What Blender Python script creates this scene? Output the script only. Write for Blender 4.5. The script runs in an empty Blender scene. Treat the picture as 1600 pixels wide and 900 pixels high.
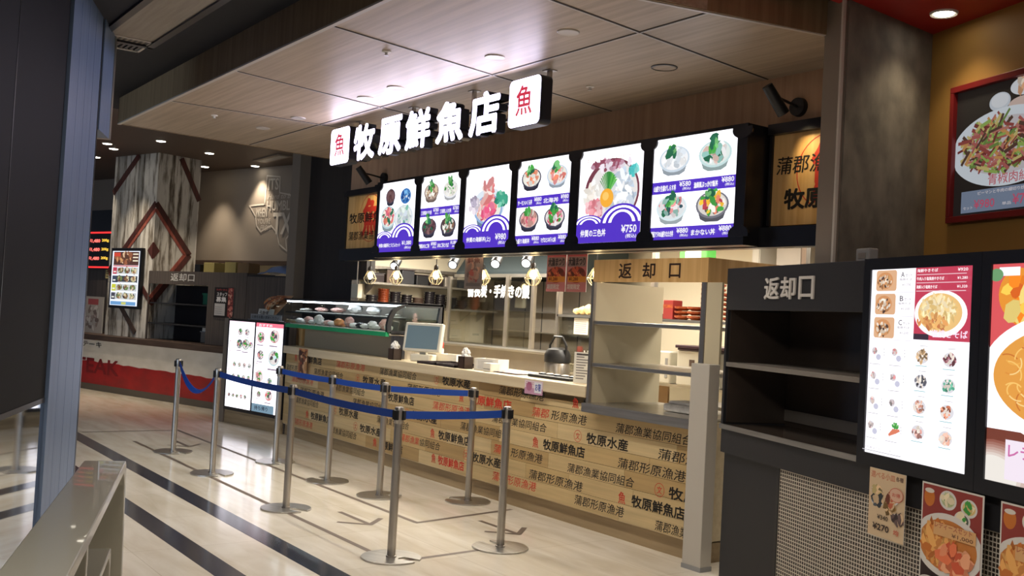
import bpy, math, random
from mathutils import Matrix, Vector

S = bpy.context.scene
C = S.collection
R = math.radians
PI = math.pi

# ------------------------------------------------------------------ camera, world, light, exposure
cam_d = bpy.data.cameras.new('camera')
cam = bpy.data.objects.new('camera', cam_d)
C.objects.link(cam)
yaw, pitch, roll, FPX = 0.945758798, 0.0293267127, 0.0537445294, 1569.26708
fw = Vector((-math.sin(yaw) * math.cos(pitch), math.cos(yaw) * math.cos(pitch), math.sin(pitch)))
rt = Vector((math.cos(yaw), math.sin(yaw), 0))
up = rt.cross(fw)
r2 = rt * math.cos(roll) + up * math.sin(roll)
u2 = up * math.cos(roll) - rt * math.sin(roll)
cam.matrix_world = Matrix(((r2.x, u2.x, -fw.x, 0), (r2.y, u2.y, -fw.y, 0), (r2.z, u2.z, -fw.z, 1.55), (0, 0, 0, 1)))
cam_d.sensor_width = 36
cam_d.lens = 36 * FPX / 1600
cam_d.clip_start = 0.05
S.camera = cam

S.view_settings.view_transform = 'Standard'
S.view_settings.look = 'None'
S.view_settings.gamma = 1
S.view_settings.use_curve_mapping = False
S.view_settings.exposure = 0.0
try:
    S.cycles.use_denoising = True
    S.cycles.max_bounces = 8
    S.cycles.sample_clamp_indirect = 6
except Exception:
    pass

w = bpy.data.worlds.new('hall')
S.world = w
w.use_nodes = True
w.node_tree.nodes['Background'].inputs['Color'].default_value = (0.62, 0.74, 1.0, 1)
w.node_tree.nodes['Background'].inputs['Strength'].default_value = 0.10


def area(name, loc, size, power, col, target=None, spread=None):
    d = bpy.data.lights.new(name, 'AREA')
    d.shape = 'RECTANGLE'
    d.size, d.size_y = size
    d.energy = power
    d.color = col
    if spread:
        d.spread = R(spread)
    o = bpy.data.objects.new(name, d)
    C.objects.link(o)
    o.location = loc
    t = Vector(target) if target else Vector((loc[0], loc[1], 0))
    o.rotation_euler = (t - Vector(loc)).to_track_quat('-Z', 'Y').to_euler()
    return o


# added fill light over the hall, daylight from the windows of the seating hall, lamps over the kitchen and the steak shop
area('hall_fill_light', (-1.5, 0.3, 3.42), (2.0, 0.3), 100, (1.0, 0.93, 0.84))  # added unseen light, in no trough; brightens the noodle shop front
area('hall_window_daylight', (-5.0, -9.0, 2.6), (9.0, 2.6), 370, (0.62, 0.78, 1.0), (-7.5, 3.5, 0.6))
area('kitchen_ceiling_lamp', (-8.2, 6.05, 2.50), (4.4, 0.5), 210, (1.0, 0.93, 0.80))
area('kitchen_ceiling_lamp', (-5.0, 6.6, 2.50), (1.6, 0.9), 60, (1.0, 0.94, 0.84))
area('sign_glow_light', (-6.85, 3.93, 3.0), (3.1, 0.3), 13, (0.86, 0.80, 1.0), (-6.85, -1.0, 3.1))  # unseen area light added ahead of the sign face to carry its glow
area('steak_shop_lamp', (-14.6, 8.2, 3.6), (3.0, 0.5), 30, (1.0, 0.90, 0.75), (-14.6, 8.2, 1.0))
area('noodle_shop_lamp', (-0.5, 2.6, 3.3), (1.2, 0.5), 14, (1.0, 0.88, 0.70))


def spot(name, loc, target, power, col, size=60, blend=0.6, rad=0.04):
    d = bpy.data.lights.new(name, 'SPOT')
    d.energy = power
    d.color = col
    d.spot_size = R(size)
    d.spot_blend = blend
    d.shadow_soft_size = rad
    o = bpy.data.objects.new(name, d)
    C.objects.link(o)
    o.location = loc
    o.rotation_euler = (Vector(target) - Vector(loc)).to_track_quat('-Z', 'Y').to_euler()
    return o


# ------------------------------------------------------------------ materials
def lin1(c):
    c = c / 255.0
    return c / 12.92 if c <= 0.04045 else ((c + 0.055) / 1.055) ** 2.4


def lin(c):
    return tuple(lin1(x) for x in c[:3]) + (1.0,)


def mat(name, col, rough=0.5, metal=0.0, col2=None, nscale=(4, 4, 4), detail=4.0, bump=0.0, bscale=None, spec=0.5, coat=0.0, contrast=(0.35, 0.65), emit=None, es=0.0, alpha=1.0):
    """plain or noise-mottled principled surface; col in sRGB 0-255"""
    m = bpy.data.materials.new(name)
    m.use_nodes = True
    nt = m.node_tree
    b = nt.nodes['Principled BSDF']
    b.inputs['Base Color'].default_value = lin(col)
    b.inputs['Roughness'].default_value = rough
    b.inputs['Metallic'].default_value = metal
    b.inputs['Specular IOR Level'].default_value = spec
    b.inputs['Coat Weight'].default_value = coat
    if emit:
        b.inputs['Emission Color'].default_value = lin(emit)
        b.inputs['Emission Strength'].default_value = es
    if alpha < 1:
        b.inputs['Alpha'].default_value = alpha
    if col2 or bump:
        tc = nt.nodes.new('ShaderNodeTexCoord')
        mp = nt.nodes.new('ShaderNodeMapping')
        mp.inputs['Scale'].default_value = nscale
        nt.links.new(tc.outputs['Object'], mp.inputs['Vector'])
        nz = nt.nodes.new('ShaderNodeTexNoise')
        nz.inputs['Scale'].default_value = 1.0
        nz.inputs['Detail'].default_value = detail
        nt.links.new(mp.outputs['Vector'], nz.inputs['Vector'])
        if col2:
            cr = nt.nodes.new('ShaderNodeValToRGB')
            cr.color_ramp.elements[0].position = contrast[0]
            cr.color_ramp.elements[1].position = contrast[1]
            cr.color_ramp.elements[0].color = lin(col)
            cr.color_ramp.elements[1].color = lin(col2)
            nt.links.new(nz.outputs['Fac'], cr.inputs['Fac'])
            nt.links.new(cr.outputs['Color'], b.inputs['Base Color'])
        if bump:
            bp = nt.nodes.new('ShaderNodeBump')
            bp.inputs['Strength'].default_value = bump
            bp.inputs['Distance'].default_value = 0.01
            nt.links.new(nz.outputs['Fac'], bp.inputs['Height'])
            nt.links.new(bp.outputs['Normal'], b.inputs['Normal'])
    return m


def attr_mat(name, rough=0.6, emit=0.0, streak=None, spec=0.4):
    """printed surface: the picture is in the mesh's colour attribute; emit > 0 for a backlit print or a screen"""
    m = bpy.data.materials.new(name)
    m.use_nodes = True
    nt = m.node_tree
    b = nt.nodes['Principled BSDF']
    a = nt.nodes.new('ShaderNodeAttribute')
    a.attribute_name = 'Col'
    b.inputs['Roughness'].default_value = rough
    b.inputs['Specular IOR Level'].default_value = spec
    if emit:
        b.inputs['Base Color'].default_value = (0.02, 0.02, 0.02, 1)
        nt.links.new(a.outputs['Color'], b.inputs['Emission Color'])
        b.inputs['Emission Strength'].default_value = emit
    elif streak:
        tc = nt.nodes.new('ShaderNodeTexCoord')
        mp = nt.nodes.new('ShaderNodeMapping')
        mp.inputs['Scale'].default_value = streak
        nz = nt.nodes.new('ShaderNodeTexNoise')
        nz.inputs['Scale'].default_value = 1.0
        nz.inputs['Detail'].default_value = 5
        mr = nt.nodes.new('ShaderNodeMapRange')
        mr.inputs['From Min'].default_value = 0.3
        mr.inputs['From Max'].default_value = 0.7
        mr.inputs['To Min'].default_value = 0.84
        mr.inputs['To Max'].default_value = 1.08
        mx = nt.nodes.new('ShaderNodeVectorMath')
        mx.operation = 'SCALE'
        nt.links.new(tc.outputs['Object'], mp.inputs['Vector'])
        nt.links.new(mp.outputs['Vector'], nz.inputs['Vector'])
        nt.links.new(nz.outputs['Fac'], mr.inputs['Value'])
        nt.links.new(a.outputs['Color'], mx.inputs[0])
        nt.links.new(mr.outputs['Result'], mx.inputs['Scale'])
        nt.links.new(mx.outputs['Vector'], b.inputs['Base Color'])
    else:
        nt.links.new(a.outputs['Color'], b.inputs['Base Color'])
    return m


def glass_mat(name, tint, alpha=0.15, rough=0.03):
    m = bpy.data.materials.new(name)
    m.use_nodes = True
    nt = m.node_tree
    nt.nodes.remove(nt.nodes['Principled BSDF'])
    out = nt.nodes['Material Output']
    t = nt.nodes.new('ShaderNodeBsdfTransparent')
    t.inputs['Color'].default_value = lin(tint)
    g = nt.nodes.new('ShaderNodeBsdfGlossy')
    g.inputs['Roughness'].default_value = rough
    g.inputs['Color'].default_value = (0.9, 0.95, 0.95, 1)
    mx = nt.nodes.new('ShaderNodeMixShader')
    mx.inputs['Fac'].default_value = alpha
    nt.links.new(t.outputs[0], mx.inputs[1])
    nt.links.new(g.outputs[0], mx.inputs[2])
    nt.links.new(mx.outputs[0], out.inputs['Surface'])
    return m


def emit_mat(name, col, s):
    m = bpy.data.materials.new(name)
    m.use_nodes = True
    b = m.node_tree.nodes['Principled BSDF']
    b.inputs['Base Color'].default_value = (0.05, 0.05, 0.05, 1)
    b.inputs['Emission Color'].default_value = lin(col)
    b.inputs['Emission Strength'].default_value = s
    return m


def tile_mat(name):
    m = bpy.data.materials.new(name)
    m.use_nodes = True
    nt = m.node_tree
    b = nt.nodes['Principled BSDF']
    tc = nt.nodes.new('ShaderNodeTexCoord')
    sx = nt.nodes.new('ShaderNodeSeparateXYZ')
    cx = nt.nodes.new('ShaderNodeCombineXYZ')
    br = nt.nodes.new('ShaderNodeTexBrick')
    br.offset = 0.0
    br.squash = 1.0
    br.inputs['Scale'].default_value = 1.0
    br.inputs['Brick Width'].default_value = 0.0205
    br.inputs['Row Height'].default_value = 0.0205
    br.inputs['Mortar Size'].default_value = 0.0026
    br.inputs['Mortar Smooth'].default_value = 0.0
    br.inputs['Color1'].default_value = lin((26, 20, 18))
    br.inputs['Color2'].default_value = lin((66, 54, 46))
    br.inputs['Mortar'].default_value = lin((214, 206, 190))
    nt.links.new(tc.outputs['Object'], sx.inputs[0])
    nt.links.new(sx.outputs['X'], cx.inputs['X'])
    nt.links.new(sx.outputs['Z'], cx.inputs['Y'])
    nt.links.new(cx.outputs[0], br.inputs['Vector'])
    nt.links.new(br.outputs['Color'], b.inputs['Base Color'])
    b.inputs['Roughness'].default_value = 0.35
    return m


def floor_mat(name):
    m = bpy.data.materials.new(name)
    m.use_nodes = True
    nt = m.node_tree
    b = nt.nodes['Principled BSDF']
    tc = nt.nodes.new('ShaderNodeTexCoord')
    mp = nt.nodes.new('ShaderNodeMapping')
    mp.inputs['Scale'].default_value = (0.55, 2.6, 1)
    mp.inputs['Rotation'].default_value = (0, 0, 0.25)
    nz = nt.nodes.new('ShaderNodeTexNoise')
    nz.inputs['Scale'].default_value = 2.2
    nz.inputs['Detail'].default_value = 8
    nz.inputs['Distortion'].default_value = 0.6
    cr = nt.nodes.new('ShaderNodeValToRGB')
    cr.color_ramp.elements[0].position = 0.30
    cr.color_ramp.elements[0].color = lin((216, 205, 184))
    cr.color_ramp.elements[1].position = 0.66
    cr.color_ramp.elements[1].color = lin((240, 233, 219))
    br = nt.nodes.new('ShaderNodeTexBrick')
    br.offset = 0.0
    br.inputs['Scale'].default_value = 1.0
    br.inputs['Brick Width'].default_value = 0.9
    br.inputs['Row Height'].default_value = 0.9
    br.inputs['Mortar Size'].default_value = 0.003
    br.inputs['Color1'].default_value = (1, 1, 1, 1)
    br.inputs['Color2'].default_value = (0.95, 0.95, 0.94, 1)
    br.inputs['Mortar'].default_value = (0.80, 0.78, 0.74, 1)
    mx = nt.nodes.new('ShaderNodeMix')
    mx.data_type = 'RGBA'
    mx.blend_type = 'MULTIPLY'
    mx.inputs['Factor'].default_value = 1.0
    nt.links.new(tc.outputs['Object'], mp.inputs['Vector'])
    nt.links.new(mp.outputs['Vector'], nz.inputs['Vector'])
    nt.links.new(tc.outputs['Object'], br.inputs['Vector'])
    nt.links.new(nz.outputs['Fac'], cr.inputs['Fac'])
    nt.links.new(cr.outputs['Color'], mx.inputs['A'])
    nt.links.new(br.outputs['Color'], mx.inputs['B'])
    nt.links.new(mx.outputs['Result'], b.inputs['Base Color'])
    b.inputs['Roughness'].default_value = 0.13
    b.inputs['Specular IOR Level'].default_value = 0.5
    return m


def distressed_mat(name):
    """white-washed boards, vertical, with worn brown wood showing through"""
    m = bpy.data.materials.new(name)
    m.use_nodes = True
    nt = m.node_tree
    b = nt.nodes['Principled BSDF']
    tc = nt.nodes.new('ShaderNodeTexCoord')
    mp = nt.nodes.new('ShaderNodeMapping')
    mp.inputs['Scale'].default_value = (9, 9, 1.1)
    nz = nt.nodes.new('ShaderNodeTexNoise')
    nz.inputs['Scale'].default_value = 1.0
    nz.inputs['Detail'].default_value = 9
    nz.inputs['Roughness'].default_value = 0.65
    cr = nt.nodes.new('ShaderNodeValToRGB')
    e = cr.color_ramp.elements
    e[0].position = 0.36
    e[0].color = lin((84, 70, 58))
    e[1].position = 0.52
    e[1].color = lin((226, 220, 210))
    k = e.new(0.43)
    k.color = lin((150, 140, 126))
    sx = nt.nodes.new('ShaderNodeSeparateXYZ')
    ad = nt.nodes.new('ShaderNodeMath')
    ad.operation = 'ADD'
    fl = nt.nodes.new('ShaderNodeMath')
    fl.operation = 'SNAP'
    fl.inputs[1].default_value = 0.19
    wn = nt.nodes.new('ShaderNodeTexWhiteNoise')
    wn.noise_dimensions = '1D'
    mr = nt.nodes.new('ShaderNodeMapRange')
    mr.inputs['To Min'].default_value = 0.45
    mr.inputs['To Max'].default_value = 1.0
    mx = nt.nodes.new('ShaderNodeVectorMath')
    mx.operation = 'SCALE'
    L = nt.links.new
    L(tc.outputs['Object'], mp.inputs['Vector'])
    L(mp.outputs['Vector'], nz.inputs['Vector'])
    L(nz.outputs['Fac'], cr.inputs['Fac'])
    L(tc.outputs['Object'], sx.inputs[0])
    L(sx.outputs['X'], ad.inputs[0])
    L(sx.outputs['Y'], ad.inputs[1])
    L(ad.outputs[0], fl.inputs[0])
    L(fl.outputs[0], wn.inputs['W'])
    L(wn.outputs['Value'], mr.inputs['Value'])
    L(cr.outputs['Color'], mx.inputs[0])
    L(mr.outputs['Result'], mx.inputs['Scale'])
    L(mx.outputs['Vector'], b.inputs['Base Color'])
    b.inputs['Roughness'].default_value = 0.75
    return m


M = dict(
    floor=floor_mat('polished_marble'),
    stripe=mat('dark_granite', (38, 40, 48), 0.14, 0, (70, 72, 84), (40, 40, 40)),
    tape=mat('brown_floor_tape', (112, 98, 86), 0.6),
    hall_ceiling=mat('black_ceiling_paint', (27, 27, 34), 0.8),
    steak_ceiling=mat('brown_ceiling_paint', (82, 66, 58), 0.55),
    red=mat('red_ceiling_paint', (160, 26, 20), 0.45),
    canopy=mat('ash_veneer', (158, 140, 118), 0.42, 0, (184, 166, 144), (1.2, 26, 26), contrast=(0.3, 0.7)),
    canopy_edge=mat('ash_veneer_upright', (126, 104, 76), 0.5, 0, (146, 124, 94), (26, 26, 1.0)),
    joint=mat('aluminium_joint', (196, 190, 184), 0.4, 0.2),
    joint_dark=mat('shadow_gap', (52, 44, 38), 0.7),
    fascia=mat('oak_fascia', (178, 142, 114), 0.5, 0, (196, 160, 130), (20, 20, 0.8)),
    signwood=mat('pine_board', (206, 160, 98), 0.45, 0, (226, 186, 126), (22, 22, 0.9)),
    counterwood=mat('pale_maple', (212, 194, 160), 0.4, 0, (224, 208, 176), (1.0, 24, 24)),
    cream_panel=mat('cream_laminate', (206, 194, 164), 0.45),
    plinth=mat('taupe_panel', (172, 158, 134), 0.5),
    kick=mat('limed_oak', (150, 128, 96), 0.5, 0, (170, 148, 114), (1.2, 22, 22)),
    plank=attr_mat('printed_planks', 0.5, 0, (1.4, 30, 30)),
    blackbox=mat('black_lacquer', (22, 22, 27), 0.3),
    darkpanel=mat('dark_brown_laminate', (38, 32, 32), 0.5, 0, (46, 40, 38), (30, 30, 1.2)),
    darkgrey=mat('charcoal_laminate', (38, 38, 42), 0.5),
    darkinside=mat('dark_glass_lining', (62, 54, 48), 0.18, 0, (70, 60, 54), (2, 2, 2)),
    greywood=mat('grey_wood_laminate', (78, 70, 66), 0.55, 0, (98, 88, 82), (34, 34, 1.0)),
    steel=mat('brushed_steel', (176, 172, 164), 0.30, 0.9, (196, 192, 186), (2, 60, 60)),
    steel_up=mat('brushed_steel_post', (168, 162, 154), 0.32, 0.9, (190, 184, 176), (60, 60, 2)),
    steel_dull=mat('dull_steel_sheet', (150, 142, 132), 0.45, 0.6, (164, 156, 146), (2, 30, 2)),
    hood=mat('dark_steel_hood', (52, 62, 66), 0.42, 0.4),
    belt=mat('blue_belt_webbing', (22, 72, 168), 0.6),
    plastic_black=mat('black_plastic', (26, 26, 28), 0.4),
    plastic_grey=mat('grey_plastic', (150, 150, 150), 0.4),
    white_paint=mat('white_paint', (222, 218, 208), 0.6),
    cream=mat('cream_wall_paint', (226, 216, 192), 0.65),
    post=mat('warm_grey_post', (132, 120, 108), 0.55),
    whitepost=mat('pale_grey_post', (196, 190, 180), 0.5),
    concrete=mat('mortar_wall', (86, 82, 76), 0.8, 0, (128, 122, 112), (6.0, 6.0, 4.6), 9, 0.3, contrast=(0.30, 0.70)),
    yellow=mat('ochre_wall_paint', (164, 124, 62), 0.6),
    texas=mat('beige_wall_paint', (150, 138, 126), 0.6),
    chalk=mat('chalk_paint', (206, 196, 184), 0.7),
    distressed=distressed_mat('whitewashed_boards'),
    band=mat('oxblood_board', (92, 44, 38), 0.6, 0, (66, 36, 32), (20, 20, 3)),
    bandlight=mat('faded_red_board', (136, 62, 52), 0.6, 0, (170, 96, 80), (16, 16, 4)),
    steak_white=mat('worn_white_paint', (222, 216, 204), 0.6, 0, (236, 230, 220), (3, 3, 6)),
    steak_red=mat('worn_red_paint', (176, 26, 26), 0.45, 0, (150, 20, 22), (3, 3, 6)),
    steak_base=mat('grey_base_board', (96, 88, 78), 0.6),
    ledge=mat('dark_oak_ledge', (70, 54, 46), 0.5, 0, (86, 68, 58), (2, 20, 20)),
    alum=mat('anodised_aluminium_board', (98, 117, 146), 0.42, 0.2, (108, 127, 156), (30, 30, 0.6)),
    mirror=mat('black_mirror_glass', (200, 205, 212), 0.04, 1.0),
    wallblack=mat('black_wall_panel', (11, 10, 12), 0.65, spec=0.15),
    ivory=mat('ivory_moulded_plastic', (154, 151, 136), 0.28, 0, None, coat=0.3),
    tile=tile_mat('mosaic_tile'),
    glass=glass_mat('clear_glass', (236, 242, 238), 0.10),
    glass_green=glass_mat('green_glass_edge', (60, 170, 110), 0.25),
    glass_smoke=glass_mat('grill_glass', (214, 212, 204), 0.14, 0.02),
    art_lit=attr_mat('backlit_print', 0.35, 1.0),
    art_screen=attr_mat('screen_picture', 0.25, 1.0),
    art_print=attr_mat('paper_print', 0.55),
    sign_face=emit_mat('lit_sign_face', (226, 218, 255), 5.0),
    sign_side=mat('black_sign_return', (24, 24, 34), 0.35),
    red_letter=emit_mat('lit_red_letter', (214, 40, 70), 0.9),
    bulb=emit_mat('glowing_bulb', (255, 222, 160), 14.0),
    lamp_white=emit_mat('lamp_face', (255, 246, 226), 16.0),
    lamp_dark=mat('dark_lamp_face', (60, 56, 52), 0.3),
    cage=mat('pale_wire', (190, 180, 150), 0.4, 0.5),
    ink=mat('black_ink', (20, 15, 14), 0.6),
    ink_red=mat('red_ink', (196, 52, 38), 0.6),
    white_letter=mat('white_letter', (214, 210, 204), 0.5),
    brown_letter=mat('dark_brown_letter', (52, 32, 24), 0.5),
    tray=mat('dark_brown_tray', (44, 34, 36), 0.35),
    napkin_box=mat('dark_wood_box', (58, 42, 34), 0.5),
    tissue=mat('white_tissue', (232, 230, 226), 0.8),
    bluegrey=mat('blank_monitor_glass', (112, 134, 148), 0.15),
    beige_plastic=mat('beige_plastic', (208, 204, 190), 0.45),
    redcap=mat('red_plastic', (206, 52, 44), 0.35),
    bowl_red=mat('red_lacquer', (116, 40, 24), 0.35, 0, (164, 84, 42), (30, 30, 60)),
    bowl_cream=mat('cream_bowl', (216, 188, 130), 0.4),
    dark_bowl=mat('dark_glazed_bowl', (42, 38, 42), 0.25),
    bluebag=mat('pale_blue_plastic_sheet', (120, 138, 176), 0.4),
    cardboard=mat('yellowish_carton', (168, 152, 92), 0.7),
    carton_brown=mat('brown_carton', (142, 112, 76), 0.7),
    crate_green=mat('green_crate', (36, 112, 84), 0.5),
    meat=mat('pink_fish', (214, 150, 142), 0.4, 0, (236, 200, 190), (30, 30, 30)),
    wrap=mat('white_wrap', (240, 238, 234), 0.3, 0, (214, 212, 208), (20, 20, 20)),
    fish_orange=mat('orange_fish', (214, 122, 60), 0.4, 0, (236, 178, 110), (30, 30, 30)),
)


# ------------------------------------------------------------------ mesh builder
class MB:
    def __init__(s):
        s.v, s.f, s.col = [], [], []
        s.T = None

    def add(s, vs, fs, col=None):
        n = len(s.v)
        if s.T is not None:
            vs = [tuple(s.T @ Vector(p)) for p in vs]
        s.v += [tuple(p) for p in vs]
        s.f += [tuple(i + n for i in f) for f in fs]
        s.col += [col] * len(fs)
        return s

    def box(s, x0, x1, y0, y1, z0, z1, col=None):
        v = [(x0, y0, z0), (x1, y0, z0), (x1, y1, z0), (x0, y1, z0), (x0, y0, z1), (x1, y0, z1), (x1, y1, z1), (x0, y1, z1)]
        return s.add(v, [(0, 3, 2, 1), (4, 5, 6, 7), (0, 1, 5, 4), (1, 2, 6, 5), (2, 3, 7, 6), (3, 0, 4, 7)], col)

    def cyl(s, p0, p1, r0, r1=None, n=16, caps=True, col=None):
        r1 = r0 if r1 is None else r1
        p0, p1 = Vector(p0), Vector(p1)
        d = (p1 - p0).normalized()
        a = d.orthogonal().normalized()
        b = d.cross(a)
        v = []
        for p, r in ((p0, r0), (p1, r1)):
            for i in range(n):
                t = 2 * PI * i / n
                v.append(p + (a * math.cos(t) + b * math.sin(t)) * r)
        f = [(i, (i + 1) % n, n + (i + 1) % n, n + i) for i in range(n)]
        if caps:
            f += [tuple(range(n - 1, -1, -1)), tuple(range(n, 2 * n))]
        return s.add(v, f, col)

    def tube(s, pts, r, n=8, closed=False, col=None):
        P = [Vector(p) for p in pts]
        m = len(P)
        v, f = [], []
        a = None
        for i, p in enumerate(P):
            if closed:
                d = P[(i + 1) % m] - P[i - 1]
            else:
                d = P[min(i + 1, m - 1)] - P[max(i - 1, 0)]
            d.normalize()
            a = d.orthogonal().normalized() if a is None else (a - d * a.dot(d)).normalized()
            b = d.cross(a)
            for k in range(n):
                t = 2 * PI * k / n
                v.append(p + (a * math.cos(t) + b * math.sin(t)) * r)
        for i in range(m if closed else m - 1):
            j = (i + 1) % m
            for k in range(n):
                f.append((i * n + k, i * n + (k + 1) % n, j * n + (k + 1) % n, j * n + k))
        if not closed:
            f += [tuple(range(n - 1, -1, -1)), tuple(range((m - 1) * n, m * n))]
        return s.add(v, f, col)

    def lathe(s, prof, cx=0, cy=0, n=24, col=None):
        v, f = [], []
        for r, z in prof:
            for k in range(n):
                t = 2 * PI * k / n
                v.append((cx + r * math.cos(t), cy + r * math.sin(t), z))
        for i in range(len(prof) - 1):
            for k in range(n):
                f.append((i * n + k, i * n + (k + 1) % n, (i + 1) * n + (k + 1) % n, (i + 1) * n + k))
        f += [tuple(range(n - 1, -1, -1)), tuple(range((len(prof) - 1) * n, len(prof) * n))]
        return s.add(v, f, col)

    def ball(s, c, rx, ry=None, rz=None, n=12, m=8, jit=0, rnd=None, col=None):
        ry = rx if ry is None else ry
        rz = rx if rz is None else rz
        v, f = [], []
        for i in range(m + 1):
            ph = PI * i / m
            for k in range(n):
                t = 2 * PI * k / n
                q = 1 + (rnd.uniform(-jit, jit) if rnd else 0)
                v.append((c[0] + rx * q * math.sin(ph) * math.cos(t), c[1] + ry * q * math.sin(ph) * math.sin(t), c[2] + rz * q * math.cos(ph)))
        for i in range(m):
            for k in range(n):
                f.append((i * n + k, (i + 1) * n + k, (i + 1) * n + (k + 1) % n, i * n + (k + 1) % n))
        return s.add(v, f, col)

    def prism(s, poly, plane, t0, t1, col=None):
        n = len(poly)

        def P(a, b, t):
            return {'xz': (a, t, b), 'xy': (a, b, t), 'yz': (t, a, b)}[plane]
        v = [P(a, b, t0) for a, b in poly] + [P(a, b, t1) for a, b in poly]
        f = [tuple(range(n)), tuple(range(2 * n - 1, n - 1, -1))] + [(i, n + i, n + (i + 1) % n, (i + 1) % n) for i in range(n)]
        return s.add(v, f, col)

    def build(s, name, m, parent=None, smooth=False, bevel=0.0, seg=2):
        me = bpy.data.meshes.new(name)
        me.from_pydata(s.v, [], s.f)
        me.update()
        if any(c is not None for c in s.col):
            at = me.color_attributes.new('Col', 'FLOAT_COLOR', 'CORNER')
            buf = []
            for p, c in zip(me.polygons, s.col):
                buf += list(c or (1, 1, 1, 1)) * p.loop_total
            at.data.foreach_set('color', buf)
        me.materials.append(m)
        o = bpy.data.objects.new(name, me)
        C.objects.link(o)
        if parent is not None:
            o.parent = parent
        fix_normals(me)
        if smooth:
            me.shade_smooth()
            me.set_sharp_from_angle(angle=R(38))
        if bevel:
            b = o.modifiers.new('bevel', 'BEVEL')
            b.width = bevel
            b.segments = seg
            b.limit_method = 'ANGLE'
            b.angle_limit = R(40)
        return o


def fix_normals(me):
    import bmesh
    if len(me.polygons) > 4000:
        return
    bm = bmesh.new()
    bm.from_mesh(me)
    bmesh.ops.recalc_face_normals(bm, faces=bm.faces)
    bm.to_mesh(me)
    bm.free()


# ------------------------------------------------------------------ frames: M fish shop (x along its front, y into it), R noodle shop, L steak shop
AR, AL = R(-19.0), R(16.32)
FR = {'M': (Vector((0, 0, 0)), 0.0), 'R': (Vector((-4.315, 4.783, 0)), AR), 'L': (Vector((-14.18, 5.09, 0)), AL),
      'W': (Vector((-6.40, 1.262, 0)), math.atan2(0.389, -0.921))}


def world(fr, p):
    o, a = FR[fr]
    return Vector((o.x + p[0] * math.cos(a) - p[1] * math.sin(a), o.y + p[0] * math.sin(a) + p[1] * math.cos(a), p[2]))


def tag(o, label, cat, group=None):
    o['label'] = label
    o['category'] = cat
    if group:
        o['group'] = group
    return o


def thing(name, label, cat, loc=(0, 0, 0), rz=0.0, fr='M', group=None):
    o = bpy.data.objects.new(name, None)
    C.objects.link(o)
    o.empty_display_size = 0.1
    o.location = world(fr, loc)
    o.rotation_euler = (0, 0, FR[fr][1] + rz)
    return tag(o, label, cat, group)


def struct(name, mb, m, fr='M', parent=None, bevel=0.0, smooth=False):
    o = mb.build(name, m, parent, smooth=smooth, bevel=bevel)
    if parent is None:
        o.location = FR[fr][0]
        o.rotation_euler = (0, 0, FR[fr][1])
        o['kind'] = 'structure'
    return o


def copy_tree(o, parent=None):
    c = o.copy()
    C.objects.link(c)
    if parent is not None:
        c.parent = parent
    for ch in list(o.children):
        copy_tree(ch, c)
    return c


# ------------------------------------------------------------------ lettering and prints
_tc = {}


def glyphs(s, bold=0.0, shear=0.0):
    """filled outlines of a line of text, as 2D points and faces, cap height about 0.8"""
    k = (s, bold, shear)
    if k not in _tc:
        c = bpy.data.curves.new('lettering', 'FONT')
        c.body = s
        c.size = 1
        c.offset = bold
        c.shear = shear
        c.resolution_u = 2
        o = bpy.data.objects.new('lettering', c)
        C.objects.link(o)
        bpy.context.view_layer.update()
        me = bpy.data.meshes.new_from_object(o.evaluated_get(bpy.context.evaluated_depsgraph_get()))
        v = [(p.co.x, p.co.y) for p in me.vertices]
        f = [tuple(p.vertices) for p in me.polygons]
        bpy.data.objects.remove(o)
        bpy.data.curves.remove(c)
        bpy.data.meshes.remove(me)
        _tc[k] = (v, f)
    return _tc[k]


def text_fit(s, x0, y0, x1, y1, bold=0.0, shear=0.0):
    v, f = glyphs(s, bold, shear)
    if not v:
        return [], []
    a, b = min(p[0] for p in v), max(p[0] for p in v)
    c, d = min(p[1] for p in v), max(p[1] for p in v)
    sx, sy = (x1 - x0) / max(b - a, 1e-6), (y1 - y0) / max(d - c, 1e-6)
    return [(x0 + (p[0] - a) * sx, y0 + (p[1] - c) * sy) for p in v], f


def fat_text(s, x0, y0, x1, y1, bold, shear=0.0):
    """heavy strokes: the same line stamped round a small circle"""
    if bold <= 0.012:
        return text_fit(s, x0, y0, x1, y1, bold, shear)
    r = bold * (y1 - y0) * 1.05
    v0, f0 = text_fit(s, x0 + r, y0 + r, x1 - r, y1 - r, 0.0, shear)
    v, f = list(v0), list(f0)
    m = 6 if bold < 0.03 else 10
    for k in range(m):
        a = 2 * PI * k / m
        n = len(v)
        v += [(p[0] + r * math.cos(a), p[1] + r * math.sin(a)) for p in v0]
        f += [tuple(i + n for i in g) for g in f0]
    return v, f


def stamp_depth(s, n, y, bold, shear):
    """each stamp of a heavy line lies a hair in front of the one before, so that no two coincide"""
    n0 = max(len(glyphs(s, bold if bold <= 0.012 else 0.0, shear)[0]), 1)
    return [y - 2e-5 * (i // n0) for i in range(n)]


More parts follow.
